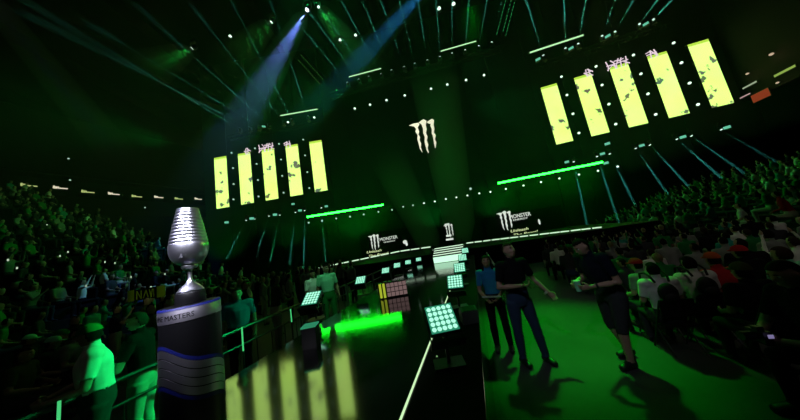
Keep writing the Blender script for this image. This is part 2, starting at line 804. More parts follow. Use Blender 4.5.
GAPS = [
    ('left', [[(231.5, 152.7), (233, 168), (233.6, 184), (233.4, 199.3)], [(255, 148.2), (256.6, 163.8), (257.9, 180), (258.5, 196.4)],
              [(279, 143.8), (281, 159.4), (282.2, 175.8), (283.6, 192.6)], [(303.2, 139.5), (305, 155.3), (307.3, 172), (309.3, 188)]]),
    ('right', [[(561.4, 76.6), (566.9, 94.9), (572.9, 113.7), (578.9, 132.9)], [(596, 66.3), (602, 84.9), (608.9, 104), (615.7, 124)],
               [(633.4, 54.9), (640.9, 73.7), (648, 93.7), (655.7, 114.3)], [(673.6, 42.8), (681.4, 62.6), (689.6, 83), (698, 104.4)]])]
for side, gg in GAPS:
    for gi, g in enumerate(gg):
        for k, q in enumerate(g):
            lamp(on_wall(*q, -.08), f"{('top', 'upper middle', 'lower middle', 'bottom')[k]} small lamp in the gap between the {ORD[gi]} and {ORD[gi + 1]} {side} banner screens",
                 f'lamps between the {side} banner screens', .85 if side == 'left' else 1.05, side == 'left')
ROW = [(308.7, 222.7), (322, 220.8), (336.2, 218.5), (350, 216.6), (363.7, 214.4), (378.4, 211.8), (392, 209.8), (403.2, 206.7), (413, 205.2), (423.9, 203.1),
       (434.8, 201.4), (445.9, 199), (456.4, 197.3), (467.4, 195.4), (479.3, 193.3), (490.4, 191.9), (505.9, 188.9), (523.5, 185.5), (541, 182), (559.4, 178.4),
       (579, 174.5), (598, 170.7), (617.7, 166.5)]
for k, q in enumerate(ROW):
    lamp(on_wall(*q, .3 if q[0] > 331 else .6), f"small white lamp in the long low row across the stage, {ORD[k]} from the left", 'lamps in the long low row across the stage', .8, k < 9)
UROW = [(354.8, 108.4), (370, 104.5), (386.5, 100), (404.7, 95.3), (431, 88.6), (447.2, 84.4), (466, 79.8), (484, 75)]
for k, q in enumerate(UROW):
    lamp(on_wall(*q, .8), f"small white lamp in the row above the claw emblem, {ORD[k]} from the left", 'lamps in the row above the emblem', 1.15)
for q, lab in (((288, 122), 'round lamp just under the leftmost slim light bar'), ((314.2, 117.3), 'round lamp at the right end of the leftmost slim light bar'),
               ((470.5, 188.7), 'faint lone lamp just above the long low row'), ((757, 44), 'lone white lamp in the dark roof right of the banner screens')):
    lamp(on_wall(*q, .9), lab, 'single stage lamps', 1.1, q[0] == 470.5)
for k, (q, lab) in enumerate((((230.2, 36), 'small white roof lamp left of the purple beam, lower one'), ((340, 39.8), 'small white roof lamp, left one of the pair between the two broad blue beams'),
                              ((355.5, 35), 'small white roof lamp, right one of the pair between the two broad blue beams'),
                              ((439, 8.3), 'white roof lamp at the top edge, left one of a pair over the emblem'), ((453.5, 3.7), 'white roof lamp at the top edge, right one of a pair over the emblem'))):
    lamp(at_y(*q, 15), lab, 'white roof lamps', 1.0 + .3 * (k > 2))
# ------------------------------------------------------------------ moving spotlights with beams
def head_meshes():
    a = MB()
    a.box((0, 0, .33), (.3, .22, .12))
    a.bar((0, 0, .39), (0, 0, .52), .03)
    a.box((0, 0, .53), (.1, .06, .05))
    y = MB()
    y.box((-.17, 0, .12), (.03, .1, .34))
    y.box((.17, 0, .12), (.03, .1, .34))
    y.box((0, 0, .27), (.36, .1, .03))
    h = MB()
    h.tube([(0, 0, .16), (0, 0, .12), (0, 0, -.05), (0, 0, -.12)], [.07, .12, .13, .1], 12)
    l = MB()
    l.tube([(0, 0, -.115), (0, 0, -.14)], [.085, .07], 12)
    return (a.mesh('base', BLACK), y.mesh('yoke', BLACK), h.mesh('lamp_head', BLACK, True), l.mesh('lens', glow('beam_lens', (.7, 1, .85), 1.1)))


HM = head_meshes()
HAZE_THIN = haze('lit_haze', .11)
PWR = 900.0


def beam_mesh(st, L, r0, r1, mat):
    mb = MB()
    mb.tube([(0, 0, -st), (0, 0, -st - (L - st) * .08), (0, 0, -L)], [r0, r0 + (r1 - r0) * .3, r1], 10)
    return mb.mesh('light_beam', mat, True)


def moving_head(a, b, lab, group, strength, col=TEAL, r0=.05, r1=.12, size=None, mat=None, lens=None, s=1.0, blend=.15, falloff='Constant', up=False, lrad=.02):
    t = thing('moving_head_spotlight', lab, 'stage light', a, group=group)
    q = (b - a).to_track_quat('-Z', 'Y').to_euler()
    for n, me in (('base', HM[0]), ('yoke', HM[1])):
        o = link(n, me, t)
        o.scale = (s, s, -s if up else s)
    h = link('lamp_head', HM[2], t, None, q)
    h.scale = (s, s, s)
    link('lens', lens or HM[3], h)
    L = (b - a).length
    st = .16 * s
    o = link('light_beam', beam_mesh(st, L, r0, r1, mat or HAZE_THIN), h)
    o.scale = (1 / s, 1 / s, 1 / s)
    o['label'] = 'pale beam of light in the haze'
    d = (b - a).normalized()
    beam_light(a + d * (st + .02), b, strength, col, size, blend, lrad, falloff)
    return t


UP = [  # lamp px, far px
    ((240, 129), (136, 67)), ((250, 128), (100, 14)), ((259.4, 126.5), (129, 0)), ((269, 125), (203, 20)), ((283.8, 122.3), (231, 0)),
    ((308.4, 117.3), (271, 3)), ((337, 86.6), (303, 29)), ((348, 83.6), (310.7, 13.7)), ((359.4, 80.5), (318, 5)), ((369.6, 77.5), (341, 0)),
    ((381.5, 75), (361.7, 0)), ((392, 71.4), (380.7, 0)), ((404.6, 67.9), (399, 0)), ((415, 64.7), (418, 0)), ((427.5, 61.5), (436, 0)),
    ((440, 58), (452, 0)), ((452, 54.6), (469, 0)), ((465, 51.4), (487, 0)), ((478.5, 47.3), (502, 0)), ((491.5, 43.5), (517, 0))]
UP = [
    ((240, 129), (136, 67)), ((250, 128), (100, 14)), ((259.4, 126.5), (129, 0)), ((269, 125), (203, 20)), ((283.8, 122.3), (231, 0)), ((292, 120.3), (231, 0)),
    ((308.4, 117.3), (271, 3)), ((348, 83.6), (303, 29)), ((359.4, 80.5), (310.7, 13.7)), ((369.6, 77.5), (318, 5)), ((381.5, 75), (341, 0)),
    ((392, 71.4), (361.7, 0)), ((404.6, 67.9), (380.7, 0)), ((415, 64.7), (399, 0)), ((427.5, 61.5), (418, 0)), ((440, 58), (436, 0)),
    ((452, 54.6), (452, 0)), ((465, 51.4), (469, 0)), ((478.5, 47.3), (487, 0)), ((491.5, 43.5), (502, 0)),
    ((543.7, 56.6), (526, 0)), ((565.5, 49.5), (564, 0)), ((578, 45), (585.7, 0)), ((601.7, 37), (615.3, 0)), ((614.5, 32.7), (633.5, 0)), ((639, 24.7), (657, 0)), ((653, 20), (671.6, 0))]
UP[3] = ((269, 125), (176, 41))
UP[2] = ((259.4, 126.5), (100, 30))
UP[1] = ((250, 128), (120, 62))
UP[4] = ((283.8, 122.3), (203, 20))
for k, (p, q) in enumerate(UP):
    y0 = 21.0 if k < 7 else (19.5 if k < 20 else 17.5)
    st_ = 1.0
    if k in (20, 21, 22):
        st_ = 1.4
    dx, dy = q[0] - p[0], q[1] - p[1]
    e = 1.12                                    # the beams go on past the edge of the photo
    q2 = (p[0] + dx * e, p[1] + dy * e)
    a, b = at_y(*p, y0), at_y(*q2, y0 - 3.2)
    side = 'left roof truss' if k < 7 else ('middle roof truss' if k < 20 else 'right roof truss')
    n = k if k < 7 else (k - 7 if k < 20 else k - 20)
    moving_head(a, b, f"spotlight with thin upward teal beam, {ORD[n]} from the left on the {side}", 'spotlights with upward beams',
                PWR * st_ * (8.0 if k < 7 else 6.0), TEAL, .035, .06 if k < 7 else (.08 if k < 20 else .09), size=2.2, up=True, falloff='Linear')
DOWN = [
    ((246.7, 219.2), (226, 259), 1.5), ((255, 218), (237.5, 260), 1), ((269.3, 215), (255.5, 258), 1.1), ((280, 214), (270, 262), 1.1), ((295.6, 211.3), (289.5, 265), 1.2),
    ((304.6, 209.5), (303.6, 270), 1.5), ((321.3, 206.8), (325.5, 262), 1.2),
    ((573.5, 160.8), (588.5, 232), 1.7), ((596.7, 155.5), (622, 232), 1.6), ((609.2, 152.9), (644, 222), 1.4), ((635, 147.3), (687, 222), 1.6), ((649, 144), (704, 203), 1.4),
    ((675.8, 138.3), (731, 186), 1.5), ((690.3, 135), (750, 177.5), 1.0), ((720, 128.8), (778, 163), 1.1)]
for k, (p, q, st_) in enumerate(DOWN):
    y0 = 23.2 if k < 7 else 19.5
    a = at_y(*p, y0) if k < 7 else on_wall(*p, .7)
    b = at_y(*q, (y0 - 1.5) if k < 7 else a.y - 2.5)
    n, side = (k, 'left') if k < 7 else (k - 7, 'right')
    moving_head(a, b, f"spotlight with thin downward teal beam, {ORD[n]} from the left under the {side} banner screens", 'spotlights with downward beams',
                PWR * 3.2 * st_, (.1, .95, .8) if k >= 7 else TEAL, .04, .1, size=2.6, falloff='Linear')

# square strobes beside them
sq = MB()
sq.box((0, .08, 0), (.42, .16, .3), 0)
sq.box((0, -.01, 0), (.34, .04, .2), 1)
sq.bar((0, .08, .15), (0, .08, .32), .025, 6, 0)
SQ_ME = sq.mesh('hanging_strobe_light', [BLACK, TEALG])
SQS = [((226.6, 222.4), 23, 1, 'square teal strobe light, lowest one at the far left under the left banner screens'), ((251.8, 218.5), 23, 1.15, 'square teal strobe light between the two leftmost downward beams'),
       ((275, 214.7), 23, 1.1, 'square teal strobe light between the third and fourth left downward beams'), ((300, 210.5), 23, 1, 'square teal strobe light between the fifth and sixth left downward beams'),
       ((326.3, 206.3), 22.9, .9, 'square teal strobe light just above the left neon bar'), ((566.8, 162), 21, 1, 'square teal strobe light just above the right neon bar'),
       ((602.5, 153.8), 20.4, 1, 'square teal strobe light between the second and third right downward beams'), ((606, 163), 20.3, 1, 'square teal strobe light at the right end of the right neon bar'),
       ((641.8, 145.5), 19.8, 1, 'square teal strobe light between the fourth and fifth right downward beams'), ((682.9, 137), 19, 1.05, 'square teal strobe light between the sixth and seventh right downward beams'),
       ((727, 127.4), 18.2, 1.05, 'square teal strobe light farthest right under the right banner screens'),
       ((538, 59.4), 17.5, 1, 'square strobe light left of the first beam on the right roof truss'), ((571, 48.3), 17.5, 1, 'square strobe light between the second and third beams on the right roof truss'),
       ((607.7, 36.2), 17.5, 1, 'square strobe light between the fourth and fifth beams on the right roof truss'), ((645.7, 24), 17.5, 1, 'square strobe light farthest right on the right roof truss'),
       ((263.7, 126.5), 21, .9, 'square strobe light between beams on the left roof truss'), ((293, 204), 23.4, .9, 'square strobe light hanging just under the fourth left banner screen'),
       ((607.3, 143.7), 20.8, 1.1, 'square strobe light just under the second right banner screen')]
for q, y, s, lab in SQS:
    o = link('hanging_strobe_light', SQ_ME)
    o.location = at_y(*q, y)
    o.scale = (s, s, s)
    d = CAM - o.location
    o.rotation_euler = (-.15, 0, math.atan2(d.x, -d.y))
    tag(o, lab, 'stage light', 'square strobe lights')

# broad beams
HAZE_WIDE = haze_fading('lit_haze_broad', .12)
BLENS = HM[3].copy()
BLENS.materials[0] = glow('followspot_lens', (.85, .85, 1), 6)
a, b = at_y(308, 8.3, 14), at_y(196, 196, 11)
moving_head(a, b, 'bright white spotlight with a broad purple-blue beam slanting down to the left', 'broad beam spotlights', 15000, (.18, .32, 1), .1, 1.5, 12, HAZE_WIDE, BLENS, 1.5, .7, 'Quadratic', False, .05)
a, b = at_y(470, -58, 13.2), at_y(284, 140, 14.5)
moving_head(a, b, 'spotlight above the photo edge with a broad teal-blue beam slanting down to the left', 'broad beam spotlights', 30000, (.03, .38, 1), .1, 1.2, 7.5, HAZE_WIDE, BLENS, 1.4, .7, 'Quadratic', False, .05)
a, b = at_y(-20, -12, 14), at_y(130, 168, 20)
moving_head(a, b, 'spotlight beyond the left photo edge with a faint blue beam slanting down to the right', 'broad beam spotlights', 25, (.1, .25, 1), .5, 1.4, 7, HAZE_WIDE, BLENS, 1.4, 1.0, 'Constant', False, .15)
# lamps with a small green glow
for p, q, st_, s, lab in (((194.2, 47.2), (140, 74), 400, 1.3, 'white roof lamp with a short green glow, leftmost in the roof'),
                          ((272.8, 20.7), (222, 72), 320, 1.3, 'white roof lamp with a green glow, just left of the purple beam'),
                          ((317.5, 5.5), (385, 92), 420, 1.5, 'bright greenish lamp right beside the white purple-beamed spotlight')):
    a, b = at_y(*p, 15), at_y(*q, 14.5)
    L = HM[3].copy()
    L.materials[0] = LAMPG
    moving_head(a, b, lab, 'roof lamps with green glow', st_, (.03, 1, .1), .14, 1.5, 38, HAZE_WIDE, L, 1.3, 1.0, 'Quadratic', False, .1)

# green columns of lit haze above the stairs
for k, (p, q, st_, r1) in enumerate((((463, 247), (430, 60), 45, 2.3), ((434, 252), (384, 150), 25, 1.7))):
    a, b = at_y(*p, 14.6), at_y(*q, 18.5)
    a.z = ZS + .05
    moving_head(a, b, ('floor spotlight right of the stairs with a wide dim green beam going up', 'floor spotlight left of the stairs with a wide dim green beam going up')[k],
                'green floor spotlights', st_, (.02, 1, .1), .5, r1, 17, HAZE_WIDE, None, 1.0, 1.0, 'Constant', False, .3)


# ------------------------------------------------------------------ trusses
def truss(a, b, w, lab, mat=MATTE, gleam=None):
    t = thing('hanging_truss', lab, 'truss', (a + b) / 2)
    d = (b - a).normalized()
    s = d.cross(V((0, .3, 1))).normalized()
    q = d.cross(s).normalized()
    L = (b - a).length
    off = [s * w / 2 + q * w / 2, -s * w / 2 + q * w / 2, -s * w / 2 - q * w / 2, s * w / 2 - q * w / 2]
    mb, br = MB(), MB()
    A, B = a - t.location, b - t.location
    for o_ in off:
        mb.bar(A + o_, B + o_, .025, 6)
    n = max(2, int(L / (w * 1.3)))
    for k in range(n):
        p0, p1 = A.lerp(B, k / n), A.lerp(B, (k + 1) / n)
        for i in range(4):
            br.bar(p0 + off[i], p1 + off[(i + 1) % 4], .014, 4)
    obj('chords', mb, mat, t)
    obj('lattice', br, mat, t)
    if gleam:
        for i in (0, 1, 2):
            tp = MB()
            o_ = off[i] * 1.12
            for k in range(0, 12, 1):
                tp.bar(A.lerp(B, (k + .1) / 12) + o_, A.lerp(B, (k + R.uniform(.4, .9)) / 12) + o_, .018, 4)
            obj('painted_gleam', tp, gleam, t)
    return t


UPV = V((0, 0, -.78))
truss(at_y(228, 131, 21) + UPV, at_y(322, 113.5, 21) + UPV, .4, 'dark lighting truss carrying the left group of upward beams')
truss(at_y(330, 89, 19.5) + UPV, at_y(500, 41, 19.5) + UPV, .4, 'dark lighting truss carrying the middle row of upward beams')
truss(at_y(530, 61, 17.5) + UPV, at_y(664, 16, 17.5) + UPV, .4, 'dark lighting truss carrying the right group of upward beams')
GLEAM1 = glow('green_truss_gleam', (.16, .5, .1), .3)  # glowing lines stand in for green light falling on the truss
GLEAM2 = glow('green_truss_gleam_bright', (.05, .6, .18), .5)
truss(at_y(301.5, 57, 15), at_y(324, 82, 15.8), .42, 'short roof truss with faint yellow-green light painted as glow beside the broad blue beam', MATTE, GLEAM1)
truss(at_y(512, -6, 15), at_y(501, 36, 15.4), .42, 'roof truss with bright green light painted as glow at the top edge', MATTE, GLEAM2)

# ------------------------------------------------------------------ runway
RW, RE = -2.35, .63                       # left edge of the glossy stage in t
mb = MB()
c4 = [W(-4.2, RW), W(-4.2, RE), W(11.9, RE), W(11.9, RW)]
mb.add([p + V((0, 0, .001)) for p in c4] + [p + V((0, 0, ZR)) for p in c4], [(0, 1, 2, 3), (4, 5, 6, 7), (0, 1, 5, 4), (1, 2, 6, 5), (2, 3, 7, 6), (3, 0, 4, 7)])
struct('floor_runway', mb, GLOSS)

mb = MB()
c4 = [W(11.95, -10.5), W(11.95, 9), W(20.5, 9), W(20.5, -10.5)]
mb.add([p + V((0, 0, .001)) for p in c4] + [p + V((0, 0, ZS)) for p in c4], [(0, 1, 2, 3), (4, 5, 6, 7), (0, 1, 5, 4), (1, 2, 6, 5), (2, 3, 7, 6), (3, 0, 4, 7)])
struct('floor_stage', mb, MATTE)
mb = MB()
c4 = [W(-4.2, .05), W(-4.2, RE - .004), W(11.9, RE - .004), W(11.9, .05)]
mb.add([p + V((0, 0, ZR + .0005)) for p in c4] + [p + V((0, 0, ZR + .004)) for p in c4], [(0, 1, 2, 3), (4, 5, 6, 7), (0, 1, 5, 4), (1, 2, 6, 5), (2, 3, 7, 6), (3, 0, 4, 7)])
struct('floor_runway_edge', mb, pbr('matt_black_edging', (.003, .003, .003), .9, spec=.05, noise=.3, scale=6))
EDGE = glow('runway_edge_white', (.68, 1, .55), 1.0)
t = thing('runway_edge_light', 'thin white-green light line along the right edge of the glossy runway', 'light strip', W(0, .03, ZR))
for k in range(6):
    s0, s1 = -2.6 + k * 2.2, -2.6 + k * 2.2 + 2.18
    mb = MB()
    mb.bar(W(s0, .03, ZR + .008) - t.location, W(s1, .03, ZR + .008) - t.location, .009, 6)
    obj('light_segment', mb, EDGE, t)
mb = MB()
mb.box(W(4.0, .03, ZR + .001) - t.location, (.04, 13.2, .004), 0, Matrix.Rotation(RUN_A, 3, 'Z'))
obj('edge_profile', mb, BLACK, t)

# lit stairs up to the stage at the far end
STEPW = glow('stair_riser_light', (.7, 1, .72), 1.0)
STEPG = glow('stair_front_light', (.55, 1, .68), 1.25)
p0, p1 = at_y(433, 263, 11.6), at_y(464, 257.8, 11.6)
t = thing('lit_stairs', 'stairs with glowing white-green risers at the far end of the runway', 'stairs', (p0 + p1) / 2)
t.location.z = ZR
wd = (p1 - p0).length
rz = Matrix.Rotation(RUN_A, 3, 'Z')
body, ris = MB(), MB()
hz = at_y(449, 246.0, 12.6).z - ZR
ZF = .32
hs = (hz - ZF) / 4
for k in range(5):
    z1 = ZF + hs * k if k else ZF
    z0 = 0 if k == 0 else ZF + hs * (k - 1)
    cy = .1 + .26 * k
    body.box(rz @ V((0, cy + .13, z1 / 2)), (wd, .26, z1), 0, rz)
    m_ = MB()
    if k == 0:
        m_.box(rz @ V((0, cy - .015, z1 / 2)), (wd * .96, .03, z1 - .03), 0, rz)
        obj('front_panel', m_, STEPG, t)
    else:
        m_.box(rz @ V((0, cy - .015, z0 + hs * .6)), (wd, .02, hs * .45), 0, rz)
        obj('lit_riser', m_, STEPW, t)
obj('steps', body, MATTE, t)

# ------------------------------------------------------------------ audience blinders (panels of bulbs)
BULB = glow('blinder_bulb', (.42, 1, .72), 1.15)
BULBF = glow('blinder_face', (.05, .5, .28), .5)


def blinder_proto():
    t = thing('blinder_light', 'x', 'light panel')
    mb = MB()
    mb.box((0, .05, 0), (.56, .1, .56))
    mb.box((0, .12, 0), (.4, .06, .4))
    obj('housing', mb, BLACK, t)
    mb = MB()
    mb.box((0, -.006, 0), (.53, .012, .53))
    fp = obj('face_panel', mb, BULBF, t)
    for i in range(5):
        mb = MB()
        for j in range(5):
            mb.tube([(-.2 + .1 * i, -.012, -.2 + .1 * j), (-.2 + .1 * i, -.03, -.2 + .1 * j)], [.044, .03], 10)
        obj('bulb_column', mb, BULB, fp)
    mb = MB()
    mb.bar((0, .1, -.28), (0, .12, -.42), .03)
    mb.bar((-.3, .05, 0), (-.3, .1, -.4), .012)
    mb.bar((.3, .05, 0), (.3, .1, -.4), .012)
    mb.box((0, .1, -.42), (.64, .3, .04))
    obj('stand', mb, BLACK, t)
    return t


bp = blinder_proto()
first = [True]


def blinder(px, py, y, s, lab, tilt=-.2, yaw=None):
    p = at_y(px, py, y)
    r = (tilt, 0, RUN_A if yaw is None else yaw)
    if first[0]:
        first[0] = False
        bp.location, bp.rotation_euler = p, r
        bp['label'] = lab
        bp['group'] = 'bulb panels along the runway'
        o = bp
    else:
        o = dup(bp, p, r, lab, 'bulb panels along the runway')
    o.scale = (s, s, s)
    return o


B5 = 'panel of five by five glowing teal bulbs'
RIGHTB = ((441.5, 318, 2.45, .52), (455, 281.5, 4.2, .49), (459.5, 267.5, 5.9, .5), (462.5, 257.5, 8.1, .5), (465, 250.5, 11.0, .55))
for k, (x, y, d, s) in enumerate(RIGHTB):
    nm = ('nearest the camera along', 'second along', 'third along', 'fourth along', 'farthest along')[k]
    blinder(x, y, d, s, f'{B5} {nm} the right runway edge', -.8, .1 if k == 0 else None)
    p = at_y(x, y, d)
    t = thing('light_stand', f'short black stand under the bulb panel {nm} the right of the runway', 'stand', V((p.x, p.y + .1 * s, ZR)))
    mb = MB()
    mb.bar((0, 0, 0), (0, 0, p.z - ZR - .3 * s), .018)
    obj('pole', mb, BLACK, t)
    mb = MB()
    mb.box((0, 0, .012), (.3, .2, .024))
    obj('base', mb, BLACK, t)
LEFTB = ((311.5, 298, 4.9, .62), (360.5, 280, 6.8, .52), (385.5, 270.5, 8.4, .5), (397, 265.3, 9.6, .5), (408, 262.2, 11.5, .52), (418.5, 259.4, 13.5, .55))
for k, (x, y, d, s) in enumerate(LEFTB):
    p = at_y(x, y, d)
    blinder(x, y, d, s, f'small tilted panel of teal bulbs, {ORD[k]} along the left side of the runway', -.95, -.1)
    t = thing('light_stand', f'thin black stand under the {ORD[k]} small bulb panel on the left of the runway', 'stand', V((p.x, p.y + .12, ZR)))
    mb = MB()
    mb.bar((0, 0, 0), (0, 0, p.z - ZR - .42 * s), .018)
    obj('pole', mb, BLACK, t)
    mb = MB()
    mb.tube([(0, 0, 0), (0, 0, .03)], [.2, .18], 12)
    obj('base', mb, BLACK, t)

# low LED screen standing on the runway
PALEP = glow('pale_pink_panel', (.42, .27, .26), .4)
YELP = glow('yellow_stripe_panel', (.6, .75, .05), .6)
a, b = at_y(378.5, 290.5, 5.9), at_y(406, 288.3, 5.9)
t = thing('low_led_screen', 'low lit screen with yellow stripes and a pale pink grid on the far runway', 'screen', (a + b) / 2)
rz0 = Matrix.Identity(3)
L = (b - a).length
mb = MB()
mb.box((0, .06, -.02), (L + .04, .08, .4))
obj('housing', mb, BLACK, t)
for k in range(2):
    mb = MB()
    mb.box((-L / 2 + .05 + k * .09, 0, 0), (.055, .02, .34))
    obj('yellow_stripe', mb, YELP, t)
mb = MB()
for i in range(5):
    for j in range(3):
        mb.box((-L / 2 + .25 + i * .1, 0, -.11 + j * .11), (.085, .02, .09))
obj('pale_grid', mb, PALEP, t)
mb = MB()
zf = ZR - t.location.z
for sx in (-1, 1):
    mb = MB()
    mb.bar((sx * L * .4, .06, -.2), (sx * L * .4, .06, zf), .02)
    mb.box((sx * L * .4, .06, zf + .015), (.05, .2, .03))
    obj('foot', mb, BLACK, t)

# stage wedge speaker, cases
WEDGE = pbr('wedge_green_grey', (.05, .06, .05), .45)
p = at_z(470, 322, ZR)
t = thing('wedge_speaker', 'small dark wedge speaker right of the nearest bulb panel', 'speaker', p, (0, 0, RUN_A + .3))
t.scale = (.48, .48, .48)
mb = MB()
mb.prism([(-.2, .0), (.2, .0), (.2, .28), (-.02, .46), (-.2, .36)], V((-.24, 0, 0)), V((0, 1, 0)), V((0, 0, 1)), V((1, 0, 0)), .48)
obj('cabinet', mb, WEDGE, t)
mb = MB()
mb.box((0, -.115, .418), (.36, .19, .012), 0, Matrix.Rotation(.5, 3, 'X'))
obj('grille', mb, BLACK, t)


p = at_z(312, 346, ZR)
t = thing('prop_box', 'small dark upright box with a pale teal top on the runway', 'box', p, (0, 0, .1))
mb = MB()
mb.box((0, 0, .14), (.2, .2, .28))
obj('box_body', mb, MATTE, t)
mb = MB()
mb.box((0, 0, .29), (.21, .21, .02))
obj('lit_top', mb, glow('teal_box_top', (.05, .45, .22), .5), t)
for k, q in enumerate(((437.5, 359.5), (448, 356))):
    t = thing('cable_connector', f"tiny pale green glowing connector on the dark runway, {('left', 'right')[k]} one of two", 'connector', at_z(*q, ZR))
    t.scale = (.6, .6, .6)
    mb = MB()
    mb.tube([(0, 0, 0), (0, 0, .03), (0, 0, .045)], [.03, .028, .015], 10)
    obj('socket', mb, BLACK, t)
    mb = MB()
    mb.ball((0, 0, .05), .018, 8)
    obj('lamp', mb, glow('pale_green_led', (.3, .6, .25), .5), t)

# ------------------------------------------------------------------ pedestal and trophy
TP = at_y(191, 303, 1.55)
PZ = TP.z
PB = V((TP.x, TP.y, ZR))
PR = .152
t = thing('trophy_pedestal', 'tall round black pedestal with a silver rim and wavy silver stripes', 'pedestal', PB)
PED = pbr('pedestal_black', (.004, .004, .0045), .35, spec=.3)
PSILV = pbr('pedestal_silver', (.55, .52, .58), .38, 1)
PBLUE = pbr('pedestal_blue', (.004, .008, .11), .5, spec=.3)
H = PZ - ZR
mb = MB()
mb.tube([(0, 0, 0), (0, 0, H - .09)], PR, 64)
obj('column', mb, PED, t, True)
mb = MB()
mb.tube([(0, 0, H - .09), (0, 0, H - .085), (0, 0, H - .015), (0, 0, H - .005)], [PR - .004, PR + .002, PR + .002, PR - .003], 64)
obj('silver_rim', mb, PSILV, t, True)
mb = MB()
mb.tube([(0, 0, H - .014), (0, 0, H - .001)], [PR + .0045, PR - .002], 64)
obj('blue_rim_line', mb, PBLUE, t, True)
mb = MB()
mb.tube([(0, 0, H - .006), (0, 0, H)], PR - .004, 64)
obj('top_plate', mb, PED, t, True)


RK = .80


def wave_band(za, zb, rad, name, mat, amp):
    """a band around the column whose height waves; za, zb relative to the column's top"""
    mb = MB()
    n = 96
    for i in range(n):
        a = 2 * PI * i / n
        # crest a little right of the left outline seen from the camera
        ph = a - math.radians(251)
        wv = amp * (math.cos(ph) + .2 * math.cos(3 * ph))
        for z, r in ((za, rad), (zb, rad)):
            mb.v.append((r * math.cos(a), r * math.sin(a), H + z + wv))
        for z in (za, zb):
            mb.v.append(((rad - .006) * math.cos(a), (rad - .006) * math.sin(a), H + z + wv))
    for i in range(n):
        b, c = i * 4, ((i + 1) % n) * 4
        for q in ((b, c, c + 1, b + 1), (b, c, c + 2, b + 2), (b + 1, c + 1, c + 3, b + 3), (b + 2, c + 2, c + 3, b + 3)):
            mb.f.append(q)
            mb.mi.append(0)
    return obj(name, mb, mat, t, True)


Z0 = -.34
for k in range(4):
    wave_band(Z0 - .048 * k, Z0 - .048 * k - .042, PR + .0025, 'silver_stripe', PSILV, .095)
wave_band(Z0 + .024, Z0 + .004, PR + .0025, 'blue_stripe', PBLUE, .095)
wave_band(Z0 - .048 * 3 - .047, Z0 - .048 * 3 - .068, PR + .0025, 'blue_stripe', PBLUE, .095)
# lettering on the rim, bent round it
cu = bpy.data.curves.new('txt', 'FONT')
cu.body = 'EXTREME MASTERS'
cu.size = 1
cu.extrude = .004
cu.resolution_u = 2
o = bpy.data.objects.new('txt', cu)
COL.objects.link(o)
me = bpy.data.meshes.new_from_object(o.evaluated_get(bpy.context.evaluated_depsgraph_get()))
bpy.data.objects.remove(o)
xs = [v.co.x for v in me.vertices]
x0, x1 = min(xs), max(xs)
LET_A0, LET_A1 = math.radians(205), math.radians(318)
for v in me.vertices:
    a = LET_A0 + (v.co.x - x0) / (x1 - x0) * (LET_A1 - LET_A0)
    r = PR + .003 + v.co.z * .15
    v.co = (r * math.cos(a), r * math.sin(a), H - .066 + v.co.y * .042)
me.materials.clear()
me.materials.append(PED)
link('rim_lettering', me, t)

t = thing('trophy', 'tall silver ribbed trophy cup on the black pedestal', 'trophy', V((PB.x, PB.y, PZ)))
k = .93 * (at_y(191, 207, 1.55) - at_y(191, 303, 1.55)).length / 96.0   # metres per photo pixel
mb = MB()
mb.tube([(0, 0, 0), (0, 0, .004), (0, 0, 11 * k), (0, 0, 12 * k), (0, 0, 12.4 * k)], [v * k * RK for v in (15.5, 16, 15, 14.5, 13.5)], 48)
obj('black_base', mb, PED, t, True)
mb = MB()
prof = [(12.4, 14), (13.2, 14.2), (14, 13.2), (16, 11.5), (18, 9.2), (20, 6.2), (22, 4), (24, 2.8), (28, 2.2), (33, 2.2), (35.5, 3)]
mb.tube([(0, 0, z * k) for z, r in prof], [r * k * RK for z, r in prof], 48)
obj('stem_and_foot', mb, SILVER, t, True)
mb = MB()
prof = [(35, 3), (36, 7.5), (37.5, 8.6), (39, 8.8), (40, 8)]
mb.tube([(0, 0, z * k) for z, r in prof], [r * k * RK for z, r in prof], 48)
obj('lower_collar', mb, SILVER, t, True)
mb = MB()
prof = [(39.5, 7), (41, 11), (43, 14.5), (46, 17.3), (50, 19.6), (54, 20.7), (58, 21), (62, 20.7)]


def rad(z):
    return 20.8 - 8.6 * ((z - 60) / 39.0) ** 1.25 if z > 60 else 20.8


z = 62.0
while z < 98:
    for dz, dr in ((.5, .0), (1.0, -.65), (1.5, -.7), (2.0, -.1), (3.4, .05)):
        prof.append((z + dz, rad(z + dz) + dr))
    z += 3.6
prof += [(99.3, rad(99) - .2), (99.8, rad(99) - 1.2), (99, rad(99) - 1.8), (92, rad(92) - 2.2)]
mb.tube([(0, 0, z * k) for z, r in prof], [r * k * RK for z, r in prof], 64)
CUP = obj('ribbed_cup', mb, SILVER, t, True)
mb = MB()
mb.prism([(-1.6 * k, 0), (1.6 * k, 0), (0, 4.4 * k)], V((6.2 * k, -15.6 * k, 47.5 * k)), V((.92, .38, 0)), V((0, 0, 1)), V((.38, -.92, 0)), .004)
obj('small_crest', mb, STEEL, t)
# ------------------------------------------------------------------ people
SKIN = [pbr('skin_fair', (.42, .25, .18), .5), pbr('skin_tan', (.3, .16, .1), .5), pbr('skin_brown', (.14, .07, .045), .5)]
HAIRS = [pbr('hair_dark', (.008, .006, .005), .8, spec=.1), pbr('hair_brown', (.03, .018, .011), .8, spec=.1), pbr('hair_blond', (.2, .13, .06), .6)]
LIPS = pbr('lips', (.25, .09, .08), .5)
EYEW = pbr('eye_white', (.6, .6, .58), .3)
EYED = pbr('eye_dark', (.01, .01, .01), .2)
CL = {}


def cloth(name, col):
    return pbr('cloth_' + name, col, .9, spec=.06, noise=.15, scale=14)


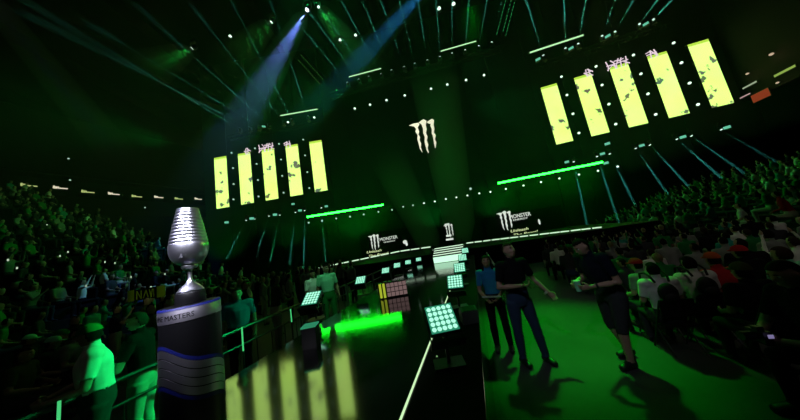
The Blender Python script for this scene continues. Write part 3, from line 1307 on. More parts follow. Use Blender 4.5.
C_BLACK = cloth('black', (.008, .008, .009))
C_NAVY = cloth('navy', (.008, .01, .022))
C_WHITE = cloth('white', (.75, .75, .72))
C_GREY = cloth('grey', (.22, .23, .22))
C_DGREY = cloth('dark_grey', (.04, .042, .045))
C_RED = cloth('red', (.45, .02, .025))
C_BLUE = cloth('blue', (.02, .16, .34))
C_TEAL = cloth('teal', (.03, .3, .26))
C_GREEN = cloth('green', (.02, .2, .05))
C_MINT = cloth('mint', (.3, .75, .5))
C_JEAN = cloth('denim', (.03, .05, .1))
C_KHAKI = cloth('pale', (.45, .42, .34))
C_OLIVE = cloth('olive', (.05, .06, .02))
SHOE = pbr('shoe_dark', (.01, .01, .012), .5)
SOLE = pbr('shoe_sole', (.3, .3, .3), .6)


def etube(mb, pts, radii, side, n=14, mat=0):
    pts = [V(p) for p in pts]
    b = len(mb.v)
    side = V(side)
    for i, p in enumerate(pts):
        d = (pts[min(i + 1, len(pts) - 1)] - pts[max(i - 1, 0)]).normalized()
        s = (side - d * side.dot(d)).normalized()
        q = d.cross(s)
        for k in range(n):
            a = 2 * PI * k / n
            mb.v.append(tuple(p + s * (math.cos(a) * radii[i][0]) + q * (math.sin(a) * radii[i][1])))
    for i in range(len(pts) - 1):
        for k in range(n):
            mb.f.append((b + i * n + k, b + i * n + (k + 1) % n, b + (i + 1) * n + (k + 1) % n, b + (i + 1) * n + k))
            mb.mi.append(mat)
    e = b + (len(pts) - 1) * n
    mb.f += [tuple(b + k for k in range(n))[::-1], tuple(e + k for k in range(n))]
    mb.mi += [mat, mat]


def seg_d(p, a, b):
    ab = b - a
    t = max(0, min(1, (p - a).dot(ab) / max(ab.length_squared, 1e-9)))
    return (p - a - ab * t).length


def pose(sitting=False, lean=0.0, **kw):
    """joints in metres, person facing +Y, standing on z=0 (or sitting on a .45 m seat whose middle is the origin)"""
    J = {}
    hz = .93 if not sitting else .53
    J['pelvis'] = V((0, 0, hz))
    J['waist'] = V((0, lean * .3, hz + .17))
    J['chest'] = V((0, lean * .75, hz + .38))
    J['neck'] = V((0, lean, hz + .57))
    J['head'] = V((0, lean * 1.15 + .02, hz + .735))
    for s, n in ((-1, 'l'), (1, 'r')):
        J['sh' + n] = V((s * .185, lean * .95, hz + .52))
        J['hip' + n] = V((s * .095, 0, hz - .03))
        if sitting:
            J['el' + n] = V((s * .25, lean * .5 + .05, hz + .24))
            J['wr' + n] = V((s * .16, .3, hz + .16))
            J['kn' + n] = V((s * .13, .43, hz - .02))
            J['an' + n] = V((s * .14, .4, .08))
        else:
            J['el' + n] = V((s * .26, lean * .6 - .02, hz + .22))
            J['wr' + n] = V((s * .27, lean * .4 + .08, hz - .03))
            J['kn' + n] = V((s * .11, .02, .49))
            J['an' + n] = V((s * .12, -.02, .08))
        J['toe' + n] = V((s * .05, 1, 0)).normalized()
    J['face'] = (0.0, 0.0)          # yaw, pitch of the head
    J['side'] = V((1, 0, 0))
    J['build'] = 1.0
    for k, v in kw.items():
        J[k] = V(v) if isinstance(v, tuple) and len(v) == 3 else v
    return J


def head_frame(J):
    return (Matrix.Rotation(J['face'][0], 3, 'Z') @ Matrix.Rotation(J['face'][1], 3, 'X'))


def body_mesh(name, J, voxel, face=False, short=True, shorts=False, hands=False):
    """one continuous remeshed figure; returns mesh and a region per face: 0 skin 1 shirt 2 trousers 3 hair 4 shoe"""
    mb = MB()
    B = J['build']
    caps = []
    up = (J['neck'] - J['chest']).normalized()
    etube(mb, [J['pelvis'] - V((0, 0, .1)), J['pelvis'] - V((0, 0, .02)), J['pelvis'] + V((0, 0, .06)), J['waist'], J['chest'] - up * .08, J['chest'] + up * .04, J['neck'] - up * .075, J['neck'] - up * .03, J['neck'] + up * .01],
          [(.13 * B, .1 * B), (.165 * B, .12 * B), (.16 * B, .118 * B), (.142 * B, .108 * B), (.163 * B, .118 * B), (.175 * B, .118 * B), (.165 * B, .092 * B), (.115, .08), (.06, .06)], J['side'])
    mid = J['pelvis'] + V((0, 0, .07))
    caps += [(J['pelvis'] - V((0, 0, .08)), mid, .15, 2), (mid + V((0, 0, .06)), J['chest'], .14, 1), (J['chest'], J['neck'] - up * .05, .15, 1), (J['neck'] - up * .0, J['head'] - V((0, 0, .05)), .055, 0)]
    mb.tube([J['neck'] - up * .05, J['neck'].lerp(J['head'], .35), J['head'] - V((0, 0, .02))], [.062, .055, .055], 12)
    for s in 'lr':
        sh, el, wr = J['sh' + s], J['el' + s], J['wr' + s]
        mb.ball(sh, .066 * B, 12)
        mb.tube([J['chest'].lerp(J['neck'], .55), sh], [.085, .066 * B], 10)
        mb.tube([sh, sh.lerp(el, .35), el, el.lerp(wr, .3), wr], [.058 * B, .053 * B, .042, .042, .028], 10)
        mb.ball(el, .042, 10)
        k = .62 if short else 1.0
        caps += [(sh, sh.lerp(el, k), .055, 1), (sh.lerp(el, k + .02), el, .045, 0 if short else 1), (el, wr, .036, 0 if short else 1)]
        d = (wr - el).normalized()
        if not hands:
            mb.ball(wr + d * .06, (.035, .035, .05), 10)
            mb.tube([wr, wr + d * .05, wr + d * .13], [.026, .036, .018], 8)
        caps += [(wr + d * .01, wr + d * .14, .03, 0)]
        hp, kn, an, to = J['hip' + s], J['kn' + s], J['an' + s], J['toe' + s]
        mb.tube([hp, hp.lerp(kn, .35), kn, kn.lerp(an, .3), an], [.095 * B, .085 * B, .058, .06, .04], 12)
        mb.ball(kn, .06, 10)
        caps += [(hp, kn, .075, 2)]
        if shorts:
            caps += [(hp.lerp(kn, .95), kn.lerp(an, .02), .06, 2), (kn.lerp(an, .1), an.lerp(kn, .12), .05, 0)]
        else:
            caps += [(kn, an, .05, 2)]
        heel = an - to * .05 - V((0, 0, .035))
        tip = an + to * .17 - V((0, 0, .05))
        mb.tube([heel + V((0, 0, .0)), heel.lerp(tip, .45) + V((0, 0, .01)), tip], [.042, .045, .034], 10)
        fo = 4 if s == 'l' else 5
        caps += [(an - V((0, 0, .03)), tip, .04, fo), (heel, tip, .04, fo)]
    hr = head_frame(J)
    hc = J['head']
    mb.ball(hc, (.077, .097, .112), 18, 0, hr)
    mb.ball(hc + hr @ V((0, .03, -.062)), (.056, .062, .06), 14, 0, hr)
    if face:
        mb.tube([hc + hr @ V((0, .085, .012)), hc + hr @ V((0, .112, -.03))], [.011, .017], 8)
        mb.ball(hc + hr @ V((0, .087, -.068)), (.026, .012, .009), 8, 0, hr)
        mb.ball(hc + hr @ V((0, .086, .03)), (.05, .012, .01), 8, 0, hr)
        for s in (-1, 1):
            mb.ball(hc + hr @ V((s * .08, -.005, -.008)), (.013, .022, .032), 8, 0, hr)
            mb.ball(hc + hr @ V((s * .04, .075, -.025)), (.02, .018, .016), 8, 0, hr)
    caps += [(hc, hc + hr @ V((0, .02, -.06)), .09, 0)]
    tmp = mb.mesh('tmp', SKIN[0])
    o = bpy.data.objects.new('tmp', tmp)
    COL.objects.link(o)
    md = o.modifiers.new('r', 'REMESH')
    md.mode = 'VOXEL'
    md.voxel_size = voxel
    md.use_smooth_shade = True
    sm = o.modifiers.new('s', 'SMOOTH')
    sm.iterations = 2 if voxel > .02 else 3
    sm.factor = .5
    me = bpy.data.meshes.new_from_object(o.evaluated_get(bpy.context.evaluated_depsgraph_get()))
    bpy.data.objects.remove(o)
    me.name = name
    reg = []
    inv = hr.transposed()
    for p in me.polygons:
        c = p.center
        best, br = 1e9, 0
        for a, b, r, g in caps:
            d = seg_d(c, a, b) - r
            if d < best:
                best, br = d, g
        l = inv @ (c - hc)
        if (c - hc).length < .16 and br == 0 and l.z > -.075 and (l.z > .065 - .0 * l.y or l.y < -.01 - .0 * l.z) and not (l.z < .02 and l.y > -.02):
            br = 3
        reg.append(br)
        p.use_smooth = True
    return me, reg


def finish_crowd(me, reg):
    me.materials.clear()
    for m in (SKIN[0], C_BLACK, C_DGREY, HAIRS[0], SHOE):
        me.materials.append(m)
    for p, r in zip(me.polygons, reg):
        p.material_index = min(r, 4)
    return me


def hand(mb, wr, d, pn, thumb, curl=.5, grip=0.0):
    """palm and five separate fingers; d along the forearm, pn out of the palm, thumb the thumb's side"""
    d, pn = V(d).normalized(), V(pn)
    pn = (pn - d * pn.dot(d)).normalized()
    sd = d.cross(pn)
    if sd.dot(V(thumb)) < 0:
        sd = -sd
    rot = Matrix((sd, pn, d)).transposed()
    mb.ball(wr + d * .05, (.04, .017, .056), 12, 0, rot)
    mb.tube([wr - d * .03, wr + d * .02], [.028, .027], 10)
    for i, (off, ln) in enumerate(((.028, .07), (.01, .08), (-.009, .074), (-.027, .058))):
        p = wr + d * .09 + sd * off
        c = curl + .08 * i
        d1 = (d * math.cos(c) + pn * math.sin(c)).normalized()
        c2 = c * 2.1
        d2 = (d * math.cos(c2) + pn * math.sin(c2)).normalized()
        q = p + d1 * ln * .52
        mb.tube([p - d * .02, p, q, q + d2 * ln * .48], [.0095, .0095, .0085, .0065], 8)
    p = wr + d * .03 + sd * .034
    d1 = (d * .75 + sd * .6 + pn * .35).normalized()
    d2 = (d * .8 + sd * .05 + pn * (.4 + curl * .5)).normalized()
    mb.tube([p - sd * .015, p, p + d1 * .038, p + d1 * .038 + d2 * .03], [.012, .0125, .0105, .0075], 8)


def shell(name, me, reg, ids, off, mat, parent, grow=0.0, cond=None):
    """clothing: the body's own surface of those regions, lifted off it"""
    sub = {}
    vs, fs = [], []
    for p, r in zip(me.polygons, reg):
        if r in ids and (cond is None or cond(p.center)):
            f = []
            for vi in p.vertices:
                if vi not in sub:
                    sub[vi] = len(vs)
                    v = me.vertices[vi]
                    vs.append(v.co + v.normal * off)
                f.append(sub[vi])
            fs.append(f)
    if not fs:
        return None
    m = bpy.data.meshes.new(name)
    m.from_pydata(vs, [], fs)
    m.materials.append(mat)
    for p in m.polygons:
        p.use_smooth = True
    o = link(name, m, parent)
    sd = o.modifiers.new('thick', 'SOLIDIFY')
    sd.thickness = .006
    return o


def person(lab, J, loc, rz, skin, hair, shirt, trousers, shoes=SHOE, short=True, shorts=False, cap=None, longhair=False, curl=.5, palms=None, scale=1.0, group=None, off=.012, beard=False):
    t = thing('person', lab, 'person', loc, (0, 0, rz), group)
    t.scale = (scale, scale, scale)
    me, reg = body_mesh('body', J, .0145, True, short, shorts, True)
    hr, hc = head_frame(J), J['head']
    # hands, eyes and mouth belong to the body
    ex = MB()
    for s, sg in (('l', -1), ('r', 1)):
        wr, el = J['wr' + s], J['el' + s]
        d = (wr - el).normalized()
        pn = (palms or {}).get(s, V((-sg, .2, 0)))
        hand(ex, wr, d, pn, V((0, .6, .5)), curl)
    for s in (-1, 1):
        ex.ball(hc + hr @ V((s * .032, .083, .008)), (.014, .009, .009), 10, 1, hr)
        ex.ball(hc + hr @ V((s * .032, .0895, .008)), (.006, .004, .006), 8, 2, hr)
        ex.box(hc + hr @ V((s * .034, .0945, .032)), (.034, .008, .007), 4, hr)
    ex.ball(hc + hr @ V((0, .0965, -.068)), (.024, .006, .007), 10, 3, hr)
    em = ex.mesh('x', [skin, EYEW, EYED, LIPS, hair], True)
    bm = bmesh.new()
    bm.from_mesh(me)
    for f in bm.faces:
        f.material_index = 0
    bm.from_mesh(em)
    full = bpy.data.meshes.new('body')
    bm.to_mesh(full)
    bm.free()
    for m in (skin, EYEW, EYED, LIPS, hair):
        full.materials.append(m)
    link('body', full, t)
    shell('shirt', me, reg, {1}, off, shirt, t)
    shell('shorts' if shorts else 'trousers', me, reg, {2}, off * .8, trousers, t)
    shell('shoe', me, reg, {4}, .01, shoes, t)
    shell('shoe', me, reg, {5}, .01, shoes, t)
    inv = hr.transposed()
    if cap is None or longhair:
        h = shell('hair', me, reg, {3}, .013, hair, t)
    else:
        shell('hair', me, reg, {3}, .006, hair, t, 0, lambda c: (inv @ (c - hc)).z < .04)
    if longhair:
        mb = MB()
        pts = [hc + hr @ V((0, -.05, .07)), hc + hr @ V((0, -.095, 0)), hc + hr @ V((0, -.1, -.1)), hc + hr @ V((0, -.09, -.24)), hc + hr @ V((0, -.08, -.3))]
        etube(mb, pts, [(.06, .03), (.085, .035), (.095, .035), (.085, .028), (.04, .015)], hr @ V((1, 0, 0)))
        for s in (-1, 1):
            mb.tube([hc + hr @ V((s * .055, .02, .09)), hc + hr @ V((s * .083, .0, .0)), hc + hr @ V((s * .088, -.01, -.12)), hc + hr @ V((s * .085, .0, -.22))], [.02, .024, .025, .012], 8)
        obj('long_hair', mb, hair, t, True)
    if cap is not None:
        mb = MB()
        vs = []
        n, hN = 20, 5
        for i in range(hN + 1):
            th = (PI / 2) * i / hN
            for k in range(n):
                a = 2 * PI * k / n
                q = V((.088 * math.cos(a) * math.cos(th), .108 * math.sin(a) * math.cos(th), .028 + .1 * math.sin(th)))
                vs.append(hc + hr @ q)
        fs = [(i * n + k, i * n + (k + 1) % n, (i + 1) * n + (k + 1) % n, (i + 1) * n + k) for i in range(hN) for k in range(n)]
        mb.add(vs, fs)
        bv, bf = [], []
        for k in range(9):
            a = math.radians(25 + 130 * k / 8)
            p = V((.086 * math.cos(a), .104 * math.sin(a), .034))
            q = V((.08 * math.cos(a), .1 * math.sin(a) + .075 * math.sin((a - math.radians(25)) / math.radians(130) * PI), .022))
            bv += [hc + hr @ p, hc + hr @ q, hc + hr @ (p - V((0, 0, .006))), hc + hr @ (q - V((0, 0, .006)))]
        for k in range(8):
            b = k * 4
            bf += [(b, b + 4, b + 5, b + 1), (b + 2, b + 3, b + 7, b + 6), (b + 1, b + 5, b + 7, b + 3)]
        mb.add(bv, bf)
        obj('cap', mb, cap, t, True)
    return t, me, reg


def rim(o, off):
    return o


# --- the standing people around the runway
FACE_CAM = PI
p = at_z(505, 350, 0)
J = pose(False, 0, ell=(-.23, .06, 1.12), wrl=(-.08, .26, 1.02), elr=(.23, .06, 1.12), wrr=(.1, .27, 1.0), face=(.1, .1), build=.88)
person('woman in bright blue polo shirt and black trousers holding a folded white paper', J, p, PI - .35, SKIN[1], HAIRS[0], C_BLUE, C_BLACK, longhair=True, scale=.92, palms={'l': V((.3, 0, .9)), 'r': V((-.3, 0, .9))})
q = p + Matrix.Rotation(PI - .35, 3, 'Z') @ V((.02, .31, .975))
t = thing('folded_paper', 'folded white paper held by the woman in the blue polo shirt', 'paper', q, (.35, 0, PI - .5))
mb = MB()
mb.box((0, 0, 0), (.3, .1, .006))
mb.box((.0, .0, .012), (.29, .1, .004), 0, Matrix.Rotation(.06, 3, 'X'))
obj('sheet', mb, C_WHITE, t)

p = at_z(533, 363, 0)
J = pose(False, 0.02, elr=(.27, .02, 1.14), wrr=(.07, .27, 1.17), ell=(-.34, -.04, 1.16), wrl=(-.44, .1, .96), face=(.2, .12),
         knl=(-.14, .05, .49), anl=(-.2, .04, .08), knr=(.12, .0, .49), anr=(.11, -.04, .08))
MAN1_RZ = PI + .12
person('man in black t-shirt and blue jeans on the green floor, looking at his phone', J, p, MAN1_RZ, SKIN[0], HAIRS[1], C_BLACK, C_JEAN, scale=1.03, palms={'r': V((-.3, .3, .8)), 'l': V((.5, .5, 0))})
rot = Matrix.Rotation(MAN1_RZ, 3, 'Z')
q = p + rot @ V((-.015, .335, 1.215))
t = thing('mobile_phone', 'dark mobile phone in the hand of the man in the black t-shirt', 'phone', q, (1.0, 0, MAN1_RZ + .3))
mb = MB()
mb.box((0, 0, 0), (.075, .009, .15))
obj('phone_body', mb, BLACK, t)
mb = MB()
mb.box((0, -.006, 0), (.068, .003, .14))
obj('phone_screen', mb, glow('phone_dim', (.02, .06, .05), .5), t)
d = (V((-.44, .1, .96)) - V((-.34, -.04, 1.16))).normalized()
q = V((-.44, .1, .96)) - d * .03
t = thing('wristband', 'pale wristband on the lowered arm of the man in the black t-shirt', 'wristband', p + rot @ q)
mb = MB()
d2 = rot @ d
mb.tube([-d2 * .016, d2 * .016], .037, 16)
obj('band', mb, C_KHAKI, t)

p = at_z(630, 362, 0)
J = pose(False, .16, face=(.0, -.5), elr=(.27, .1, 1.13), wrr=(.14, .38, 1.1), ell=(-.27, .1, 1.13), wrl=(-.13, .38, 1.1),
         knr=(.12, .02, .49), anr=(.11, -.14, .09), knl=(-.12, .1, .5), anl=(-.12, .1, .08), head=(0, .25, 1.63), build=1.12)
MAN2_RZ = PI / 2 + .1
person('stocky man in navy t-shirt and dark shorts, head bowed over the cup he holds', J, p, MAN2_RZ, SKIN[0], HAIRS[0], C_NAVY, C_DGREY, shorts=True, palms={'r': V((-1, 0, .1)), 'l': V((1, 0, .1))}, curl=.6)
rot = Matrix.Rotation(MAN2_RZ, 3, 'Z')
q = p + rot @ V((0, .455, 1.1))
t = thing('drinks_cup', 'green drinks cup held by the man in the navy t-shirt', 'cup', q)
mb = MB()
mb.tube([(0, 0, -.07), (0, 0, .07)], [.032, .042], 16)
obj('cup_body', mb, C_MINT, t)
mb = MB()
mb.tube([(0, 0, .07), (0, 0, .078)], [.044, .04], 16)
obj('lid', mb, C_WHITE, t)
q = p + rot @ V((-.16, .32, 1.1))
t = thing('wristwatch', 'dark wristwatch on the forearm of the man in the navy t-shirt', 'watch', q, (0, 0, MAN2_RZ))
d2 = (V((-.13, .38, 1.1)) - V((-.27, .1, 1.13))).normalized()
mb = MB()
mb.tube([-d2 * .012, d2 * .012], .037, 16)
obj('strap', mb, BLACK, t)
mb = MB()
mb.tube([V((0, 0, .034)), V((0, 0, .044))], .018, 12)
obj('dial', mb, STEEL, t)

# --- left, by the barrier
p = at_y(98, 385, 2.85)
p.z = 0
J = pose(False, .04, face=(-.6, -.1), elr=(.26, .08, 1.14), wrr=(.12, .32, 1.1), ell=(-.26, .08, 1.14), wrl=(-.1, .32, 1.1), build=1.15)
person('person in white t-shirt and dark green cap lit bright green behind the near barrier', J, p, PI / 2 + .9, SKIN[0], HAIRS[0], C_WHITE, C_DGREY, cap=C_GREEN, palms={'r': V((-1, 0, 0)), 'l': V((1, 0, 0))})
p = at_y(143, 372, 3.3)
p.z = 0
J = pose(False, .03, face=(.3, -.2), elr=(.27, .1, 1.15), wrr=(.12, .36, 1.2), ell=(-.27, .1, 1.15), wrl=(-.12, .36, 1.2))
person('person in dark top and pale trousers with raised forearms, beside the pedestal', J, p, PI / 2 + .4, SKIN[0], HAIRS[1], C_BLACK, C_KHAKI, palms={'r': V((-1, 0, 0)), 'l': V((1, 0, 0))})
p = at_y(239, 322, 4.75)
p.z = 0
J = pose(False, 0, face=(.2, 0), build=1.2)
person('stout man in blue polo shirt standing behind the runway right of the trophy', J, p, PI + .5, SKIN[0], HAIRS[1], C_BLUE, C_BLACK)
p = at_y(313, 292, 7.0)
p.z = 0
J = pose(False, .05, face=(-.2, -.2), elr=(.25, .1, 1.14), wrr=(.1, .32, 1.1), ell=(-.25, .1, 1.14), wrl=(-.1, .32, 1.1))
person('person in plain pale t-shirt standing left of the runway behind the first small bulb panel', J, p, PI + .9, SKIN[1], HAIRS[0], C_WHITE, C_BLACK, scale=1.0)
p = at_y(328, 290, 7.0)
p.z = 0
J = pose(False, 0, face=(.4, 0), build=1.08)
person('person in mint t-shirt and green trousers standing left of the runway', J, p, PI + .5, SKIN[1], HAIRS[0], C_MINT, C_GREEN, scale=1.05)

TAKEN = []                       # (x, y) of the people placed by hand in the seating


def near_seated(lab, px, py, shirt, hair, cap=None, z=1.22, rz=0.0, build=1.05, J=None, short=True, skin=0, **kw):
    hp = at_z(px, py, z)
    J = J or pose(True, .04, build=build)
    rot = Matrix.Rotation(RUN_A + rz, 3, 'Z')
    base = hp - rot @ V((J['head'].x, J['head'].y, 0)) * .88
    base.z = 0
    TAKEN.append((base.x, base.y))
    return person(lab, J, base, RUN_A + rz, SKIN[skin], hair, shirt, C_DGREY, cap=cap, short=short, scale=.88, **kw), base, rot


BAG = pbr('backpack_black', (.004, .004, .005), .7)
for px, py, cap_, lab, lab2 in ((650, 262, None, 'seated spectator in white jersey with dark hair, just right of the man in navy', 'round black backpack on the back of the left white-jersey spectator'),
                                (686, 256, None, 'seated spectator in white jersey with dark hair, behind the left white-jersey spectator', 'round black backpack on the back of the right white-jersey spectator')):
    (_, b, rot) = near_seated(lab, px, py, C_WHITE, HAIRS[0], cap_, build=1.15)
    t = thing('backpack', lab2, 'backpack', b + rot @ V((-.03, -.165, .83)), (0, 0, RUN_A))
    t.scale = (.88, .88, .88)
    mb = MB()
    mb.ball((0, 0, 0), (.125, .07, .15), 18)
    obj('bag_body', mb, BAG, t, True)
    mb = MB()
    mb.ball((0, -.06, -.06), (.09, .045, .07), 14)
    obj('front_pocket', mb, BAG, t, True)
    for s in (-1, 1):
        mb = MB()
        mb.tube([(s * .09, .06, .15), (s * .11, .1, .24), (s * .12, .2, .29), (s * .13, .31, .26), (s * .13, .34, .12)], .016, 6)
        obj('strap', mb, BAG, t, True)
near_seated('seated spectator in red cap and grey shirt beside the elbow of the man in navy', 634, 258, C_GREY, HAIRS[0], C_RED, rz=.5)
near_seated('seated spectator in bright red t-shirt and orange-red cap', 710, 252, C_RED, HAIRS[0], cloth('orange_red', (.5, .09, .03)), rz=.1)
near_seated('seated spectator in red cap and dark shirt behind the black-shirted man', 737, 245, C_BLACK, HAIRS[0], C_RED, rz=.1)
(pt, _, _), _, _ = near_seated('seated man in black t-shirt with white shoulder print and dark cap', 738, 262, C_BLACK, HAIRS[0], C_OLIVE, build=1.25, rz=.1)
mb = MB()
rr = random.Random(11)
for k in range(9):
    mb.ball((rr.uniform(.02, .2), -.128 + rr.uniform(-.012, .004), rr.uniform(.84, .98)), (.022, .012, .016), 8)
obj('shirt_print', mb, C_WHITE, pt)
near_seated('seated spectator in mint green t-shirt near the right photo edge', 778, 246, C_MINT, HAIRS[1], None, rz=.15, build=1.15)
near_seated('seated spectator in white t-shirt high near the right photo edge, above the mint shirt', 770, 215, C_WHITE, HAIRS[0], None, rz=.3)
near_seated('seated spectator in pale grey t-shirt just below the white-shirted one at the right', 764, 229, C_GREY, HAIRS[0], None, rz=.2)
# photographer at the lower right
J = pose(True, .22, face=(0, -.35), ell=(-.27, .3, .72), wrl=(-.09, .52, .72), elr=(.28, .3, .74), wrr=(.08, .52, .74), build=1.1)
b = at_z(848, 318, .85)
TAKEN.append((b.x, b.y))
prz = PI / 2 - .25
rot = Matrix.Rotation(prz, 3, 'Z')
b = V((b.x, b.y, 0))
person('seated photographer in dark clothes at the right photo edge holding a camera in both hands', J, b, prz, SKIN[0], HAIRS[0], C_BLACK, C_BLACK, palms={'l': V((1, 0, .1)), 'r': V((-1, 0, .1))}, curl=.7)
q = b + rot @ V((0, .6, .75))
t = thing('camera', 'black camera with a small lit purple screen held by the photographer', 'camera', q, (0, 0, prz))
mb = MB()
mb.box((0, 0, 0), (.14, .06, .1))
mb.box((0, 0, .06), (.05, .05, .035))
obj('camera_body', mb, BLACK, t)
mb = MB()
mb.tube([(0, .03, 0), (0, .13, 0)], [.036, .04], 16)
obj('lens_barrel', mb, BLACK, t)
mb = MB()
mb.box((-.02, -.035, 0), (.08, .006, .055))
mb.box((-.09, 0, .02), (.006, .035, .03))
obj('lit_screen', mb, glow('camera_screen', (.35, .3, .6), .5), t)

# chairs under the nearest rows
def chair_proto():
    t = thing('folding_chair', 'x', 'chair')
    mb = MB()
    mb.box((0, 0, .44), (.42, .4, .03))
    obj('seat', mb, MATTE, t)
    mb = MB()
    mb.box((0, -.22, .72), (.42, .025, .26), 0, Matrix.Rotation(.12, 3, 'X'))
    obj('backrest', mb, MATTE, t)
    for sx in (-1, 1):
        mb = MB()
        mb.bar((sx * .21, -.24, .84), (sx * .21, .2, .0), .013)
        obj('leg', mb, BLACK, t)
        mb = MB()
        mb.bar((sx * .19, .12, .44), (sx * .19, -.22, .0), .013)
        obj('leg', mb, BLACK, t)
    return t


CH = chair_proto()
NCH = [0]


def chair(loc, rz, lab, group):
    CH.scale = (.88, .88, .88)
    if NCH[0] == 0:
        CH.location, CH.rotation_euler = loc, (0, 0, rz)
        CH['label'], CH['group'] = lab, group
    else:
        dup(CH, loc, (0, 0, rz), lab, group)
    NCH[0] += 1


# --- crowd
VAR = []
for k in range(6):
    J = [pose(True, .02, face=(.1, 0)), pose(True, .1, face=(-.4, -.1)), pose(True, -.03, face=(.3, 0), build=1.15),
         pose(True, .05, elr=(.26, .22, .82), wrr=(.14, .38, 1.06), build=1.05), pose(True, .14, face=(.5, -.2), build=.92),
         pose(True, .0, ell=(-.3, .15, 1.05), wrl=(-.2, .25, 1.4), elr=(.3, .15, 1.05), wrr=(.2, .25, 1.4))][k]
    VAR.append(finish_crowd(*body_mesh('spectator', J, .036, False, k % 2 == 0)))
STV = []
for k in range(4):
    J = [pose(False, .0, face=(.2, 0)), pose(False, .04, face=(-.4, -.1), elr=(.26, .1, 1.14), wrr=(.1, .32, 1.15), ell=(-.26, .1, 1.14), wrl=(-.1, .32, 1.1)),
         pose(False, 0, elr=(.28, .2, 1.25), wrr=(.15, .32, 1.55)), pose(False, 0, build=1.15, face=(.5, 0))][k]
    STV.append(finish_crowd(*body_mesh('spectator', J, .036, False, k % 2 == 0)))
SHIRTS = [(C_BLACK, 'black'), (C_DGREY, 'dark grey'), (C_GREY, 'grey'), (C_WHITE, 'white'), (C_GREEN, 'green'), (C_TEAL, 'teal'), (C_RED, 'red'), (C_OLIVE, 'olive'), (C_NAVY, 'navy')]
WT = [5, 4, 3, 2.2, 2.5, 1.2, .6, 1, 2]
HN = ['dark-haired', 'brown-haired', 'fair-haired']


def spectator(loc, rz, where, standing=False, wt=None, scale=None):
    me = R.choice(STV if standing else VAR)
    o = link('spectator', me)
    o.location = loc
    o.rotation_euler = (0, 0, rz + R.uniform(-.35, .35))
    s = scale or R.uniform(.93, 1.05)
    o.scale = (s, s, s)
    m, nm = R.choices(SHIRTS, wt or WT)[0]
    hi = R.choices((0, 1, 2), (6, 3, 1))[0]
    si = R.choices((0, 1, 2), (5, 3, 1))[0]
    tm, tn = R.choice(((C_DGREY, 'dark'), (C_JEAN, 'denim'), (C_BLACK, 'black'), (C_KHAKI, 'pale')))
    for i, mm in ((0, SKIN[si]), (1, m), (2, tm), (3, HAIRS[hi])):
        o.material_slots[i].link = 'OBJECT'
        o.material_slots[i].material = mm
    tag(o, f"{'standing' if standing else 'seated'} {HN[hi]} spectator in {nm} top, {where}", 'person', f"{nm}-topped {HN[hi]} spectators, {where}")
    return o


def CAM_PX(p):
    d = p - CAM
    v = XW * d.x + YW * d.y + U * d.z
    if v.z > -.1:
        return None
    return 400 + F_PX * v.x / -v.z, 210 - F_PX * v.y / -v.z


def free(x, y, d=.42):
    return all((x - a) ** 2 + (y - b) ** 2 > d * d for a, b in TAKEN)


SITE = W(0, 0)
N_R = 0
S0, T0 = ST(V((TAKEN[0][0], TAKEN[0][1], 0)))
for (x, y) in TAKEN[:10]:
    chair(V((x, y, 0)), RUN_A, 'black folding chair under a hand-placed spectator', 'chairs of the front right rows')
cnt = 0
for row in range(14):
    s = S0 + .1 + .88 * row
    for j in range(11):
        tt = T0 + .02 + .55 * j + (.12 if row % 2 else 0)
        p = W(s + R.uniform(-.06, .06), tt + R.uniform(-.05, .05))
        if not free(p.x, p.y, .46) or R.random() < .08 or s > 10.4:
            continue
        if row < 2 and j < 9:
            chair(p, RUN_A, '', 'chairs of the front right rows')
        spectator(p, RUN_A, f"{ORD[row]} floor row of the right block", scale=R.uniform(.82, .92))
        cnt += 1
N_R = cnt
# label the chairs by who sits on them
cs = [o for o in bpy.data.objects if o.parent is None and o.name.split('.')[0] == 'folding_chair']
cs.sort(key=lambda o: ST(o.location))
rows = {}
for o in cs:
    rows.setdefault(round((ST(o.location)[0] - S0) / .88), []).append(o)
for ri, k in enumerate(sorted(rows)):
    for ci, o in enumerate(sorted(rows[k], key=lambda o: ST(o.location)[1])):
        o['label'] = f"black folding chair, {ORD[ci]} from the aisle in the {ORD[ri]} row of the right block"

# right stand
mb = MB()
RS_T, RS_N = 10.0, 12
for k in range(RS_N):
    t0 = RS_T + .85 * k
    z = .12 + .2 * k
    q = [W(-4, t0), W(24, t0), W(24, t0 + .86), W(-4, t0 + .86)]
    mb.add([a + V((0, 0, .001)) for a in q] + [a + V((0, 0, z)) for a in q], [(0, 1, 2, 3), (4, 5, 6, 7), (0, 1, 5, 4), (1, 2, 6, 5), (2, 3, 7, 6), (3, 0, 4, 7)])
struct('floor_right_stand', mb, CONC)
cr = 0
for k in range(RS_N):
    for j in range(9):
        s = 2.0 + 1.05 * j + R.uniform(-.25, .25) + k * .35
        if R.random() < .3:
            continue
        p = W(s, RS_T + .85 * k + .4, .12 + .2 * k)
        spectator(p, RUN_A + .55, f"{ORD[k]} tier of the right stand", False, [4, 3, 3, 1.5, 6, 2, .4, 1, 1])
        cr += 1
FARR = []
for k in range(RS_N):
    for j in range(13):
        s = 11.6 + .75 * j + R.uniform(-.15, .15) + k * .35
        if R.random() < .22 or s > 23.5:
            continue
        FARR.append((W(s, RS_T + .85 * k + .4, .12 + .2 * k), RUN_A + .55 + R.uniform(-.3, .3)))

